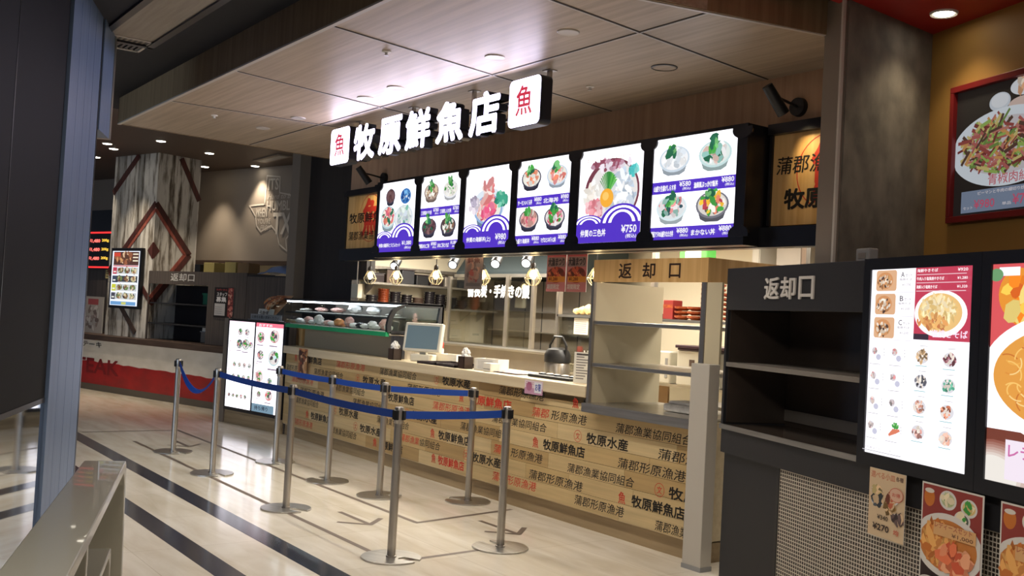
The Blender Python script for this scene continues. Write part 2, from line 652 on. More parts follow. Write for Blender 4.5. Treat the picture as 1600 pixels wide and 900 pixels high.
def lettering(mb, s, x0, z0, x1, z1, y, bold=0.0, shear=0.0, col=None, depth=0.0):
    """flat or solid letters in the xz plane at depth y, facing -y"""
    v, f = fat_text(s, x0, z0, x1, z1, bold, shear)
    ys = stamp_depth(s, len(v), y, bold, shear)
    if depth <= 0:
        mb.add([(p[0], q, p[1]) for p, q in zip(v, ys)], f, col)
        return
    n = len(v)
    ed = {}
    for g in f:
        for i in range(len(g)):
            e = (g[i], g[(i + 1) % len(g)])
            ed[e] = 1
    fs = [tuple(g) for g in f] + [tuple(i + n for i in reversed(g)) for g in f]
    for (a, b) in ed:
        if (b, a) not in ed:
            fs.append((a, b, b + n, a + n))
    mb.add([(p[0], q, p[1]) for p, q in zip(v, ys)] + [(p[0], q + depth, p[1]) for p, q in zip(v, ys)], fs, col)


class Art:
    """a flat print drawn in real layers a few hundredths of a millimetre apart; x right, z up, faces -y"""
    EPS = 4e-5

    def __init__(s, w, h, bg, gain=1.0):
        s.w, s.h, s.g = w, h, gain
        s.mb = MB()
        s.y = 0.0
        s.poly([(0, 0), (w, 0), (w, h), (0, h)], bg)

    def c(s, col):
        k = col[3] if len(col) > 3 else 1.0
        return tuple(x * s.g * k for x in lin(col)[:3]) + (1.0,)

    def poly(s, pts, col):
        pts = [(min(max(a, 0.0), s.w), min(max(b, 0.0), s.h)) for a, b in pts]
        s.mb.add([(a, s.y, b) for a, b in pts], [tuple(range(len(pts)))], s.c(col))
        s.y -= s.EPS

    def rect(s, x0, z0, x1, z1, col):
        s.poly([(x0, z0), (x1, z0), (x1, z1), (x0, z1)], col)

    def ell(s, cx, cz, rx, rz, col, n=28, rot=0.0):
        ca, sa = math.cos(rot), math.sin(rot)
        s.poly([(cx + rx * math.cos(2 * PI * i / n) * ca - rz * math.sin(2 * PI * i / n) * sa,
                 cz + rx * math.cos(2 * PI * i / n) * sa + rz * math.sin(2 * PI * i / n) * ca) for i in range(n)], col)

    def clip(s, pts):
        return [(min(max(a, 0), s.w), min(max(b, 0), s.h)) for a, b in pts]

    def blob(s, cx, cz, r, col, rnd, stretch=1.0, n=7):
        t0, ca = rnd.uniform(0, PI), rnd.uniform(0, PI)
        pts = []
        for i in range(n):
            t = 2 * PI * i / n + t0
            q = r * rnd.uniform(0.7, 1.2)
            a, b = q * math.cos(t) * stretch, q * math.sin(t)
            pts.append((cx + a * math.cos(ca) - b * math.sin(ca), cz + a * math.sin(ca) + b * math.cos(ca)))
        s.poly(s.clip(pts), col)

    def scatter(s, cx, cz, rx, rz, cols, n, size, rnd, stretch=1.6):
        for i in range(n):
            q, t = math.sqrt(rnd.random()), rnd.uniform(0, 2 * PI)
            k = rnd.choice(cols)
            j = rnd.uniform(0.88, 1.1)
            k = tuple(min(255, x * j) for x in k[:3]) + tuple(k[3:])
            s.blob(cx + rx * q * math.cos(t), cz + rz * q * math.sin(t), size * rnd.uniform(0.6, 1.3), k, rnd, stretch)

    def text(s, t, x0, z0, x1, z1, col, bold=0.0, shear=0.0):
        v, f = fat_text(t, x0, z0, x1, z1, bold, shear)
        ys = stamp_depth(t, len(v), s.y, bold, shear)
        s.mb.add([(p[0], q, p[1]) for p, q in zip(v, ys)], f, s.c(col))
        s.y = (min(ys) if ys else s.y) - s.EPS

    def build(s, name, m, parent=None):
        me_o = s.mb.build(name, m, parent)
        return me_o


def dish(a, cx, cz, r, rim, base, cols, rnd, sq=0.82, n=26, depth=True, size=0.17):
    """a bowl of food as it is printed: rim, body, rice or sauce, pieces"""
    if depth:
        a.poly([(cx - r * 0.97, cz), (cx - r * 0.7, cz - r * sq * 1.02), (cx - r * 0.38, cz - r * sq * 1.24), (cx + r * 0.38, cz - r * sq * 1.24), (cx + r * 0.7, cz - r * sq * 1.02), (cx + r * 0.97, cz)],
               tuple(x * 0.72 for x in rim[:3]))
    a.ell(cx, cz, r, r * sq, rim)
    a.ell(cx, cz + r * 0.02, r * 0.88, r * sq * 0.86, base)
    a.scatter(cx, cz + r * 0.06, r * 0.68, r * sq * 0.70, cols, n, r * size, rnd)


PINK, SALMON, ROSE, TUNA = (232, 150, 150), (240, 140, 110), (214, 96, 120), (190, 60, 80)
RICE, LEAF, DLEAF, EGG, SOY = (240, 236, 226), (70, 160, 70), (40, 110, 80), (250, 190, 60), (110, 70, 60)
PURPLE = (84, 52, 200)
PW = (250, 248, 255)


# ================================================================== SETTING
struct('floor', MB().box(-24, 6, -12, 12, -0.1, 0.0), M['floor'])
for y0, y1 in ((2.60, 2.76), (2.06, 2.22)):
    struct('floor_strip', MB().box(-22, 3, y0, y1, 0.0, 0.0008), M['stripe'])


def marking(segs, wd=0.042):
    mb = MB()
    for k, ((x0, y0), (x1, y1)) in enumerate(segs):
        d = Vector((x1 - x0, y1 - y0, 0)).normalized()
        q = Vector((-d.y, d.x, 0)) * wd / 2
        a, b = Vector((x0, y0, 0)), Vector((x1, y1, 0))
        z = 0.0009 + 0.0003 * k
        mb.add([a - q + Vector((0, 0, z)), b - q + Vector((0, 0, z)), b + q + Vector((0, 0, z)), a + q + Vector((0, 0, z))], [(0, 1, 2, 3)])
    struct('floor_marking', mb, M['tape'])


marking([((-11.15, 3.14), (-5.44, 3.14)), ((-5.45, 3.12), (-5.52, 3.98))])
marking([((-12.0, 2.8), (-12.0, 3.88)), ((-12.0, 3.87), (-6.40, 3.87)), ((-6.40, 3.85), (-6.575, 4.86))])
for tx, ty in ((-6.47, 3.52), (-5.80, 4.36), (-10.62, 3.56)):
    marking([((tx - 0.50, ty), (tx, ty)), ((tx - 0.17, ty - 0.18), (tx + 0.01, ty + 0.01)), ((tx - 0.17, ty + 0.18), (tx + 0.01, ty - 0.01))])

# ceilings
struct('ceiling', MB().box(-10.75, 6, -12, 2.52, 3.47, 3.6), M['hall_ceiling'])
struct('ceiling_west', MB().box(-24, -10.75, -12, 12, 3.85, 3.95), M['steak_ceiling'])
struct('ceiling_beam', MB().box(-10.85, -10.75, -12, 2.52, 3.47, 3.9), M['hall_ceiling'])
can = MB()
cp = [(-10.12, 2.52), (-4.02, 2.52), (-3.74, 3.55), (-3.55, 4.57), (-3.66, 5.2), (-10.38, 5.2)]
can.prism(cp, 'xy', 3.22, 3.47)
can = struct('canopy_ceiling', can, M['canopy'])
struct('ceiling_slab', MB().box(-10.75, -2.0, 2.52, 9.4, 3.471, 3.58), M['hall_ceiling'])
MBc = MB()
MBc.box(-10.135, -4.0, 2.505, 2.52, 3.215, 3.47)
MBc.prism([(-4.0, 2.505), (-3.53, 4.6), (-3.66, 5.2), (-3.645, 5.2), (-3.515, 4.6), (-3.985, 2.505)], 'xy', 3.215, 3.47)
MBc.prism([(-10.14, 2.505), (-10.125, 2.505), (-10.38, 5.2), (-10.395, 5.2)], 'xy', 3.215, 3.47)
struct('fascia_trim', MBc, M['canopy_edge'], parent=can)
lip = MB()
lip.box(-10.13, -4.0, 2.50, 2.53, 3.210, 3.222)
lip.prism([(-4.03, 2.52), (-3.54, 4.6), (-3.52, 4.6), (-4.01, 2.52)], 'xy', 3.210, 3.222)
struct('edge_trim', lip, M['joint'], parent=can)
for p0, p1 in [((-4.06, 2.53), (-4.42, 5.19)), ((-5.46, 2.53), (-5.98, 5.19)), ((-7.05, 2.53), (-7.62, 5.19)), ((-8.56, 2.53), (-8.42, 5.19)), ((-10.2, 3.86), (-3.7, 3.86))]:
    d = Vector((p1[0] - p0[0], p1[1] - p0[1], 0)).normalized()
    q = Vector((-d.y, d.x, 0))
    for off, wd, mm, zz in ((0.0, 0.006, 'joint_dark', 3.217), (0.013, 0.005, 'joint', 3.216)):
        a, b = Vector((p0[0], p0[1], 0)) + q * off, Vector((p1[0], p1[1], 0)) + q * off
        struct('joint_strip', MB().prism([(a - q * wd)[:2], (b - q * wd)[:2], (b + q * wd)[:2], (a + q * wd)[:2]], 'xy', zz, 3.221), M[mm], parent=can)

# fish shop walls
struct('wall_fascia', MB().box(-10.48, -3.75, 5.2, 5.3, 2.10, 3.22), M['fascia'])
struct('beam', MB().box(-10.48, -3.85, 5.10, 5.2, 2.09, 2.22), M['blackbox'])
struct('wall_west', MB().box(-12.4, -11.02, 5.55, 5.65, 0, 3.85), M['darkpanel'])
struct('trim_1', MB().box(-12.66, -12.4, 5.40, 5.62, 0, 3.85), M['post'])
struct('trim_2', MB().box(-11.02, -10.46, 5.45, 5.56, 1.9, 3.22), M['darkpanel'])
struct('wall_kitchen_side', MB().box(-11.2, -11.1, 5.65, 8.6, 0, 3.2), M['cream'])
struct('wall_kitchen_back', MB().box(-11.2, -1.5, 8.0, 8.1, 0, 3.2), M['cream'])
struct('ceiling_kitchen', MB().box(-10.48, -3.9, 5.3, 8.0, 2.6, 2.7), M['cream'])
struct('wall_ledge_trim', MB().box(-11.1, -11.05, 5.66, 8.0, 2.06, 2.10), M['steel_dull'])
# noodle shop shell
struct('wall_partition', MB().prism([(0.80, 0.10), (1.00, 0.10), (0.68, 0.90), (0.40, 0.90)], 'xy', 1.93, 3.42), M['concrete'], 'R')
struct('trim_3', MB().box(0.80, 0.985, 0.085, 0.13, 1.935, 3.40), M['post'], 'R')
struct('trim_4', MB().box(0.972, 0.99, 0.070, 0.086, 1.935, 3.40), M['whitepost'], 'R')
struct('wall_east', MB().box(0.3, 4.5, 0.90, 1.0, 1.6, 3.42), M['yellow'], 'R')
struct('ceiling_east', MB().prism([(0.62, 1.0), (0.95, 0.0), (0.64, -1.45), (0.42, -2.2), (4.6, -2.2), (4.6, 1.0)], 'xy', 3.36, 3.42), M['red'], 'R')
# steak shop shell
struct('wall_steak', MB().box(-12, 1.8, 1.8, 1.9, 2.25, 3.85), M['texas'], 'L')
struct('wall_steak_back', MB().box(-12, 1.8, 3.4, 3.5, 0.0, 3.85), M['cream'], 'L')
struct('wall_header_trim', MB().box(-12, 1.8, 1.78, 1.93, 2.20, 2.27), M['ledge'], 'L')
# hall side wall with its black mirror base
wl = struct('wall_hall', MB().box(-9.0, 0.04, 0.0, 0.4, 0.93, 3.47), M['wallblack'], 'W')
struct('wall_mirror_panel', MB().box(-9.0, 0.04, 0.0, 0.4, 0.0, 0.90), M['mirror'], 'W')
struct('wall_mirror_trim', MB().box(-9.0, 0.04, -0.004, 0.4, 0.90, 0.93), M['blackbox'], 'W')
for xx in (-1.06, -2.3, -3.5):
    struct('wall_joint_strip', MB().box(xx - 0.006, xx + 0.006, -0.002, 0.01, 0.93, 3.47), M['blackbox'], 'W')


# aluminium clad end of the hall wall: four upright boards, a dark edge, a wider head above
mb = MB()
for i in range(4):
    x0 = 0.05 + i * 0.238
    mb.box(x0, x0 + 0.232, -0.02, 0.38, 0.0, 3.47)
mb.box(0.05, 1.0, 0.0, 0.37, 0.0, 3.47)
col_o = struct('wall_end_pillar', mb, M['alum'], 'W')
struct('edge_trim', MB().box(0.998, 1.03, -0.022, 0.40, 0.0, 3.47), M['blackbox'], parent=col_o)
hd = struct('pillar_head_panel', MB().box(1.03, 1.44, -0.03, 0.36, 2.70, 3.47), M['alum'], 'W')
hd['kind'] = 'structure'
struct('edge_trim', MB().box(1.44, 1.50, -0.035, 0.36, 2.70, 3.47), M['steel_up'], parent=hd)

# ceiling trough and air grille over the aisle
tr = thing('ceiling_trough_light', 'recessed ceiling trough with dull metal reflector beside the white-edged air grille', 'ceiling light', (-7.3, 1.95, 3.47))
MB().box(-0.52, 1.8, -0.16, 0.16, -0.006, -0.001).build('reflector', M['steel_dull'], tr)
fr_ = MB()
fr_.box(-0.56, 1.84, -0.21, -0.16, -0.02, -0.001).box(-0.56, 1.84, 0.16, 0.21, -0.02, -0.001).box(-0.57, -0.52, -0.21, 0.21, -0.02, -0.001)
fr_.build('frame', M['blackbox'], tr)
gr = thing('air_grille', 'flat rectangular air grille with thin white frame in the black ceiling', 'vent', (-7.85, 1.96, 3.47))
f_ = MB()
X0, X1, Y0, Y1 = -0.24, 0.17, -0.22, 0.16
f_.box(X0, X1, Y0, Y0 + 0.02, -0.012, -0.001).box(X0, X1, Y1 - 0.02, Y1, -0.012, -0.001).box(X0, X0 + 0.025, Y0, Y1, -0.012, -0.001).box(X1 - 0.025, X1, Y0, Y1, -0.012, -0.001)
f_.build('frame', M['joint'], gr)
sl = MB()
for i in range(9):
    yy = Y0 + 0.03 + i * 0.038
    sl.box(X0 + 0.025, X1 - 0.025, yy, yy + 0.018, -0.008, -0.001)
sl.build('louvre', M['blackbox'], gr)

# ivory moulded arch bench in front
bn = thing('moulded_bench', 'long ivory moulded plastic arch bench with rounded end beside the aluminium wall end', 'bench', (0.31, -3.64, 0), fr='R')


def arch_profile(L, H, t, splay, rad, t_leg):
    """outer and inner outline of an arch seen from the side; far end at x=0, running to x=L"""
    def corner(cx, cz, r, a0, a1, n=10):
        return [(cx + r * math.cos(a0 + (a1 - a0) * i / n), cz + r * math.sin(a0 + (a1 - a0) * i / n)) for i in range(n + 1)]
    out = [(-splay, 0.0), (-splay * 0.25, H * 0.62)] + corner(rad, H - rad, rad, PI, PI / 2) + corner(L - rad, H - rad, rad, PI / 2, 0) + [(L + splay * 0.25, H * 0.62), (L + splay, 0.0)]
    inn = [(L + splay - t_leg, 0.0), (L + splay * 0.25 - t_leg, H * 0.60)] + corner(L - rad - t * 0.6, H - t - rad * 1.3, rad * 1.3, 0, PI / 2) + corner(rad * 1.3 + t_leg, H - t - rad * 1.3, rad * 1.3, PI / 2, PI) + [(-splay * 0.25 + t_leg, H * 0.60), (-splay + t_leg, 0.0)]
    return out, inn


def arch(mb, L, H, t, splay, rad, t_leg, y0, y1):
    out, inn = arch_profile(L, H, t, splay, rad, t_leg)
    inn = inn[::-1]
    n = min(len(out), len(inn))
    out, inn = out[:n], inn[:n]
    v = []
    for y in (y0, y1):
        v += [(a, y, b) for a, b in out] + [(a, y, b) for a, b in inn]
    f = []
    for i in range(n - 1):
        o0, o1, i0, i1 = i, i + 1, n + i, n + i + 1
        b = 2 * n
        f += [(o0, o1, i1, i0), (b + o0, b + i0, b + i1, b + o1), (o0, b + o0, b + o1, o1), (i0, i1, b + i1, b + i0)]
    b = 2 * n
    f += [(0, n, b + n, b), (n - 1, b + n - 1, b + 2 * n - 1, 2 * n - 1)]
    mb.add(v, f)


ar = MB()
arch(ar, 3.0, 0.75, 0.048, 0.26, 0.085, 0.06, 0.0, 0.19)
ar.build('outer_arch', M['ivory'], bn, smooth=True, bevel=0.008)
ar = MB()
ar.T = Matrix.Translation((0.22, 0, 0))
arch(ar, 2.4, 0.37, 0.03, 0.05, 0.05, 0.05, 0.02, 0.16)
ar.build('inner_arch', M['ivory'], bn, smooth=True, bevel=0.006)
MB().box(1.22, 1.27, 0.03, 0.15, 0.365, 0.72).build('rib', M['ivory'], bn, bevel=0.005)

# ------------------------------------------------------------------ barrier posts with blue belts
POSTS = [
    ('n1', -5.549, 3.18, 0.55, 'steel barrier post at the bend where the outer blue belt turns towards the counter'),
    ('n2', -5.506, 3.99, 3.1, 'steel barrier post ending the outer blue belt, in front of the counter lettering'),
    ('n3', -7.211, 3.19, 0.4, 'steel barrier post halfway along the outer blue belt'),
    ('f1', -8.912, 3.21, 0.1, 'steel barrier post joining the drooping belt to the outer straight belt'),
    ('ff', -10.294, 3.29, 0.2, 'steel barrier post at the far end of the drooping blue belt before the red wall'),
    ('b1', -9.392, 4.01, 0.0, 'steel barrier post in front of the upright menu screens starting the inner belt'),
    ('b2', -8.23, 4.02, 3.3, 'steel barrier post second along the inner blue belt from the menu screens'),
    ('b3', -7.446, 4.12, 1.0, 'steel barrier post third along the inner blue belt from the menu screens'),
    ('b4', -6.98, 4.70, 3.7, 'steel barrier post standing close against the printed plank counter'),
]


def post_proto():
    r = thing('barrier_post', 'x', 'barrier post', (0, 0, 0), group='queue barrier posts')
    pts = []
    n = 44
    for i in range(n + 1):
        t = R(10) + (2 * PI - R(20)) * i / n
        pts.append((0.19 * math.cos(t), 0.19 * math.sin(t)))
    pts += [(0.075, -0.034), (0.062, -0.024), (0.057, 0.0), (0.062, 0.024), (0.075, 0.034)]
    b = MB().prism(pts, 'xy', 0.0, 0.011)
    b.build('base_plate', M['steel'], r, bevel=0.002)
    MB().lathe([(0.034, 0.011), (0.034, 0.018), (0.027, 0.02), (0.027, 0.86)], n=20).build('tube', M['steel_up'], r, smooth=True)
    h = MB().lathe([(0.029, 0.845), (0.031, 0.85), (0.031, 0.935), (0.027, 0.947), (0.012, 0.95)], n=20)
    h.build('cap', M['steel_up'], r, smooth=True)
    for k in range(4):
        t = k * PI / 2
        c = MB()
        c.T = Matrix.Rotation(t, 4, 'Z')
        c.box(0.028, 0.042, -0.015, 0.015, 0.868, 0.928)
        c.build('belt_slot', M['plastic_black'], r, bevel=0.003)
    return r


proto = post_proto()
POST = {}
for i, (k, x, y, rz, lab) in enumerate(POSTS):
    o = proto if i == 0 else copy_tree(proto)
    o.location = (x, y, 0)
    o['label'] = lab
    POST[k] = (o, x, y)
    o.rotation_euler = (0, 0, rz)


def belt(a, b, sag=0.0, z=0.898, tw=0.0):
    o, x0, y0 = POST[a]
    _, x1, y1 = POST[b]
    d = Vector((x1 - x0, y1 - y0, 0))
    L = d.length
    d.normalize()
    n = 28
    v = []
    for th in (-0.0008, 0.0008):
        for i in range(n + 1):
            q = i / n
            p = Vector((x0, y0, 0)) + d * (0.046 + (L - 0.092) * q)
            dz = -sag * 4 * q * (1 - q)
            a_ = tw * math.sin(PI * q)
            nx = Vector((-d.y, d.x, 0))
            for s_ in (-0.025, 0.025):
                v.append(p + Vector((0, 0, z + dz + s_ * math.cos(a_))) + nx * (s_ * math.sin(a_) + th))
    f = []
    m = 2 * (n + 1)
    for i in range(n):
        f.append((2 * i, 2 * i + 1, 2 * i + 3, 2 * i + 2))
        f.append((m + 2 * i, m + 2 * i + 2, m + 2 * i + 3, m + 2 * i + 1))
        f.append((2 * i, 2 * i + 2, m + 2 * i + 2, m + 2 * i))
        f.append((2 * i + 1, m + 2 * i + 1, m + 2 * i + 3, 2 * i + 3))
    mi = (Matrix.Translation(o.location) @ Matrix.Rotation(o.rotation_euler.z, 4, 'Z')).inverted()
    mb = MB()
    mb.T = mi
    mb.add(v, f)
    bo = mb.build('belt', M['belt'], o)
    bo['label'] = 'blue webbing belt'


belt('f1', 'n3', 0.012)
belt('n3', 'n1', 0.012)
belt('n1', 'n2', 0.006)
belt('b1', 'b2', 0.006)
belt('b2', 'b3', 0.004)
belt('b3', 'b4', 0.004)
belt('ff', 'f1', 0.22, 0.90, 0.7)

# ------------------------------------------------------------------ fish shop counter
ct = thing('counter', 'long maple counter whose plank front is printed with brush-written shop names', 'counter', (-8.0, 4.93, 0))
CX0, CX1 = -11.40, -4.60


def lx(x):
    return x + 8.0


MB().box(lx(CX0), lx(-5.765), -0.045, 0.62, 0.98, 1.068).build('worktop', M['counterwood'], ct, bevel=0.006)
MB().box(lx(CX0), lx(CX1), 0.035, 0.60, 0.0, 0.138).build('kick_board', M['kick'], ct)
MB().box(lx(CX0), lx(CX1), 0.012, 0.60, 0.13, 0.925).build('carcass', M['counterwood'], ct)
rnd = random.Random(5)
pm = MB()
z = 0.138
row = 0
while z < 0.97:
    z1 = min(z + 0.1225, 0.98)
    x = CX0 - rnd.uniform(0, 0.5)
    while x < CX1:
        L = rnd.uniform(0.55, 1.35)
        a, b = max(x, CX0), min(x + L, CX1)
        if b - a > 0.02:
            k = rnd.choice([(198, 170, 120), (206, 180, 132), (188, 158, 108), (212, 188, 142), (180, 150, 102), (202, 174, 126)])
            top = z1 if b < -5.8 or z1 < 0.93 else 0.928
            pm.box(lx(a) + 0.001, lx(b) - 0.001, 0.0, 0.012, z + 0.0012, top - 0.0012, lin(k))
        x += L
    z = z1
    row += 1
BK, RD = lin((22, 17, 15)), lin((206, 58, 40))
GY = lin((120, 96, 66))
A_, B_, C_, D_ = '蒲郡形原漁港', '蒲郡漁業協同組合', '牧原水産', '牧原鮮魚店'


def put(txt, x0, x1, zc, hh, col, bold, shear=0.0):
    lettering(pm, txt, lx(x0), zc - hh / 2, lx(x1), zc + hh / 2, -0.0006, bold, shear, col)


def brush_A(x0, x1, zc, red=0):
    if red == 2:
        put(A_, x0, x1, zc, 0.076, RD, 0.004, 0.12)
    elif red == 1:
        m_ = x0 + (x1 - x0) * 0.36
        put(A_[:2], x0, m_ - 0.02, zc, 0.076, RD, 0.006, 0.12)
        put(A_[2:], m_, x1, zc, 0.076, BK, 0.006, 0.12)
    else:
        put(A_, x0, x1, zc, 0.076, BK, 0.006, 0.12)


def brush_B(x0, x1, zc, red=0):
    if red:
        m_ = x0 + (x1 - x0) * 0.5
        put(B_[:4], x0, m_ - 0.01, zc, 0.072, RD, 0.004, 0.14)
        put(B_[4:], m_, x1, zc, 0.072, BK, 0.004, 0.14)
    else:
        put(B_, x0, x1, zc, 0.072, BK, 0.006, 0.14)


def ring(cx, cz, r, t, col, y=-0.0006):
    n = 28
    v = []
    for q in (r, r - t):
        v += [(cx + q * math.cos(2 * PI * i / n), y, cz + q * math.sin(2 * PI * i / n)) for i in range(n)]
    pm.add(v, [(i, (i + 1) % n, n + (i + 1) % n, n + i) for i in range(n)], col)


def brush_C(x0, x1, zc, red=0):
    k = (x1 - x0)
    ring(lx(x0 + 0.042), zc, 0.045, 0.004, RD)
    put('文', x0 + 0.018, x0 + 0.068, zc, 0.052, RD, 0.008)
    put(C_, x0 + k * 0.24, x1, zc, 0.086, RD if red else BK, 0.03)


def brush_D(x0, x1, zc, red=0):
    k = (x1 - x0)
    put('魚', x0, x0 + 0.075, zc, 0.086, RD, 0.016)
    put(D_, x0 + k * 0.21, x1, zc, 0.086, RD if red else BK, 0.03)


for fn, x0, x1, zc, rd in [
    (brush_D, -11.15, -10.41, .938, 0), (brush_A, -10.04, -9.37, .942, 2), (brush_B, -9.05, -8.31, .935, 0), (brush_C, -7.99, -7.38, .94, 0), (brush_A, -6.94, -6.31, .934, 0), (brush_D, -5.96, -5.80, .925, 9),
    (brush_A, -11.38, -10.90, .81, 0), (brush_B, -10.60, -9.86, .818, 0), (brush_C, -9.56, -8.91, .82, 0), (brush_A, -8.48, -7.86, .822, 0), (brush_D, -7.55, -6.75, .818, 1), (brush_A, -6.463, -5.781, .804, 1), (brush_B, -5.456, -4.698, .795, 0),
    (brush_A, -11.2, -10.6, .69, 2), (brush_B, -10.05, -9.34, .685, 0), (brush_D, -8.98, -8.33, .695, 0), (brush_A, -7.99, -7.35, .70, 2), (brush_B, -7.02, -6.264, .69, 0), (brush_C, -5.92, -5.315, .679, 0), (brush_A, -5.011, -4.62, .67, 9),
    (brush_A, -10.95, -10.3, .57, 0), (brush_B, -9.60, -8.85, .575, 0), (brush_C, -8.5, -7.9, .57, 0), (brush_B, -7.504, -6.78, .567, 0), (brush_D, -6.434, -5.785, .563, 0), (brush_A, -5.415, -4.739, .549, 0),
    (brush_B, -11.05, -10.428, .45, 0), (brush_C, -10.05, -9.46, .44, 0), (brush_B, -9.05, -8.4, .45, 0), (brush_D, -8.002, -7.334, .441, 0), (brush_A, -6.97, -6.295, .44, 1), (brush_B, -5.983, -5.232, .428, 0), (brush_C, -5.03, -4.62, .423, 9),
    (brush_D, -10.75, -10.10, .315, 0), (brush_C, -9.55, -8.942, .32, 0), (brush_B, -8.55, -7.82, .331, 1), (brush_C, -7.43, -6.86, .322, 0), (brush_A, -6.461, -5.789, .305, 0), (brush_D, -5.39, -4.731, .304, 0),
    (brush_A, -11.1, -10.553, .20, 2), (brush_B, -10.15, -9.467, .217, 0), (brush_D, -9.1, -8.5, .21, 0), (brush_D, -7.96, -7.408, .215, 1), (brush_A, -6.97, -6.357, .21, 2), (brush_A, -5.878, -5.323, .203, 0), (brush_B, -5.007, -4.62, .181, 9),
]:
    if rd == 9:      # cut short by the post or the shelf at this end
        if fn is brush_A:
            put(A_[:3], x0, x1, zc, 0.076, BK, 0.006, 0.12)
        elif fn is brush_B:
            put(B_[:5], x0, x1, zc, 0.072, BK, 0.006, 0.14)
        elif fn is brush_C:
            ring(lx(x0 + 0.05), zc, 0.048, 0.004, RD)
            put('文', x0 + 0.025, x0 + 0.075, zc, 0.052, RD, 0.008)
            put(C_[:2], x0 + 0.14, x1, zc, 0.086, BK, 0.03)
        else:
            put('魚', x0, x0 + 0.075, zc, 0.08, RD, 0.03)
            put('牧', x0 + 0.13, x0 + 0.19, zc, 0.07, BK, 0.03)
    else:
        fn(x0, x1, zc, rd)
pm.build('plank_front', M['plank'], ct)
# a pale square-section post at the end of the counter
wp = thing('counter_end_post', 'plain pale grey square post between the plank counter and the charcoal shop front', 'post', (-4.52, 4.83, 0))
MB().box(-0.085, 0.075, -0.04, 0.06, 0, 1.318).build('shaft', M['whitepost'], wp, bevel=0.004)
MB().box(-0.088, 0.078, -0.043, 0.063, 0, 0.03).build('foot', M['plastic_grey'], wp)
# sticker boards on the counter
A = Art(0.24, 0.11, (226, 206, 214))
A.rect(0.0, 0.0, 0.24, 0.05, (196, 150, 178))
A.ell(0.06, 0.06, 0.04, 0.035, (176, 110, 140))
A.rect(0.13, 0.015, 0.225, 0.098, (232, 232, 240))
A.text('お箸', 0.14, 0.03, 0.215, 0.09, (60, 70, 160), 0.02)
A.text('ご自由に', 0.015, 0.075, 0.12, 0.1, (150, 60, 100), 0.01)
o = thing('notice_card', 'small pink notice card stuck on the counter edge below the worktop', 'notice', (-6.52, 4.883, 0.945))
A.build('print', M['art_print'], o)
A = Art(0.24, 0.36, (178, 112, 78))
rnd = random.Random(3)
A.scatter(0.12, 0.2, 0.11, 0.16, [(150, 70, 50), (206, 150, 96), (96, 60, 46), (220, 180, 140)], 40, 0.03, rnd)
A.rect(0.0, 0.0, 0.24, 0.05, (120, 60, 50))
A.text('うなぎ', 0.02, 0.27, 0.22, 0.34, (60, 26, 20), 0.03)
o = thing('eel_flyer', 'brown food flyer hanging over the edge of the maple worktop', 'flyer', (-10.93, 4.880, 0.70))
A.build('print', M['art_print'], o)

# ------------------------------------------------------------------ hanging shop sign
sg = thing('hanging_shop_sign', 'glowing white shop sign of five big letters between two fish emblems, hung from the canopy', 'sign', (-6.85, 3.95, 3.22))


def sx(x):
    return x + 6.85


for zz in (2.925, 3.04):
    MB().box(sx(-8.3), sx(-5.4), 0.085, 0.105, zz - 3.22, zz - 3.22 + 0.02).build('rail', M['steel_up'], sg)
for xx in (-8.06, -7.13, -6.24, -5.33):
    h = MB()
    h.box(sx(xx) - 0.014, sx(xx) + 0.014, 0.10, 0.125, -0.30, 0.0)
    h.box(sx(xx) - 0.04, sx(xx) + 0.04, 0.08, 0.145, -0.006, 0.0)
    h.build('hanger', M['steel_up'], sg)
XS = [-7.955, -7.50, -7.05, -6.58, -6.12]
for ch, x0 in zip('牧原鮮魚店', XS):
    x1 = x0 + 0.385
    mb = MB()
    lettering(mb, ch, sx(x0), 2.835 - 3.22, sx(x1), 3.150 - 3.22, 0.003, 0.042, 0.0, None, 0.075)
    q = mb.build('letter', M['sign_side'], sg)
    mb = MB()
    lettering(mb, ch, sx(x0), 2.835 - 3.22, sx(x1), 3.150 - 3.22, 0.0, 0.042)
    mb.build('letter_face', M['sign_face'], q)


def rr(x0, z0, x1, z1, r, n=6):
    p = []
    for cx, cz, a in ((x1 - r, z1 - r, 0), (x0 + r, z1 - r, PI / 2), (x0 + r, z0 + r, PI), (x1 - r, z0 + r, 1.5 * PI)):
        p += [(cx + r * math.cos(a + PI / 2 * i / n), cz + r * math.sin(a + PI / 2 * i / n)) for i in range(n + 1)]
    return p


for x0, x1 in ((-8.424, -8.05), (-5.629, -5.272)):
    z0, z1 = 2.84 - 3.22, 3.172 - 3.22
    q = MB().prism(rr(sx(x0), z0, sx(x1), z1, 0.04), 'xz', 0.004, 0.10).build('emblem_box', M['sign_side'], sg, bevel=0.004)
    MB().prism(rr(sx(x0) + 0.004, z0 + 0.004, sx(x1) - 0.004, z1 - 0.004, 0.038), 'xz', 0.0, 0.004).build('emblem_face', M['sign_face'], q)
    mb = MB()
    k = (x1 - x0)
    lettering(mb, '魚', sx(x0) + k * 0.24, z0 + 0.075, sx(x1) - k * 0.24, z1 - 0.05, -0.0012, 0.02)
    mb.build('emblem_letter', M['red_letter'], q)

# ------------------------------------------------------------------ backlit menu boxes over the counter
ZB, ZT = 2.095, 2.885
mx0, mx1 = -9.36, -4.36
mn = thing('menu_lightbox', 'long black lightbox of six glowing purple-banded rice bowl menus over the counter', 'menu board', (-6.86, 4.95, ZB))


def mxl(x):
    return x + 6.86


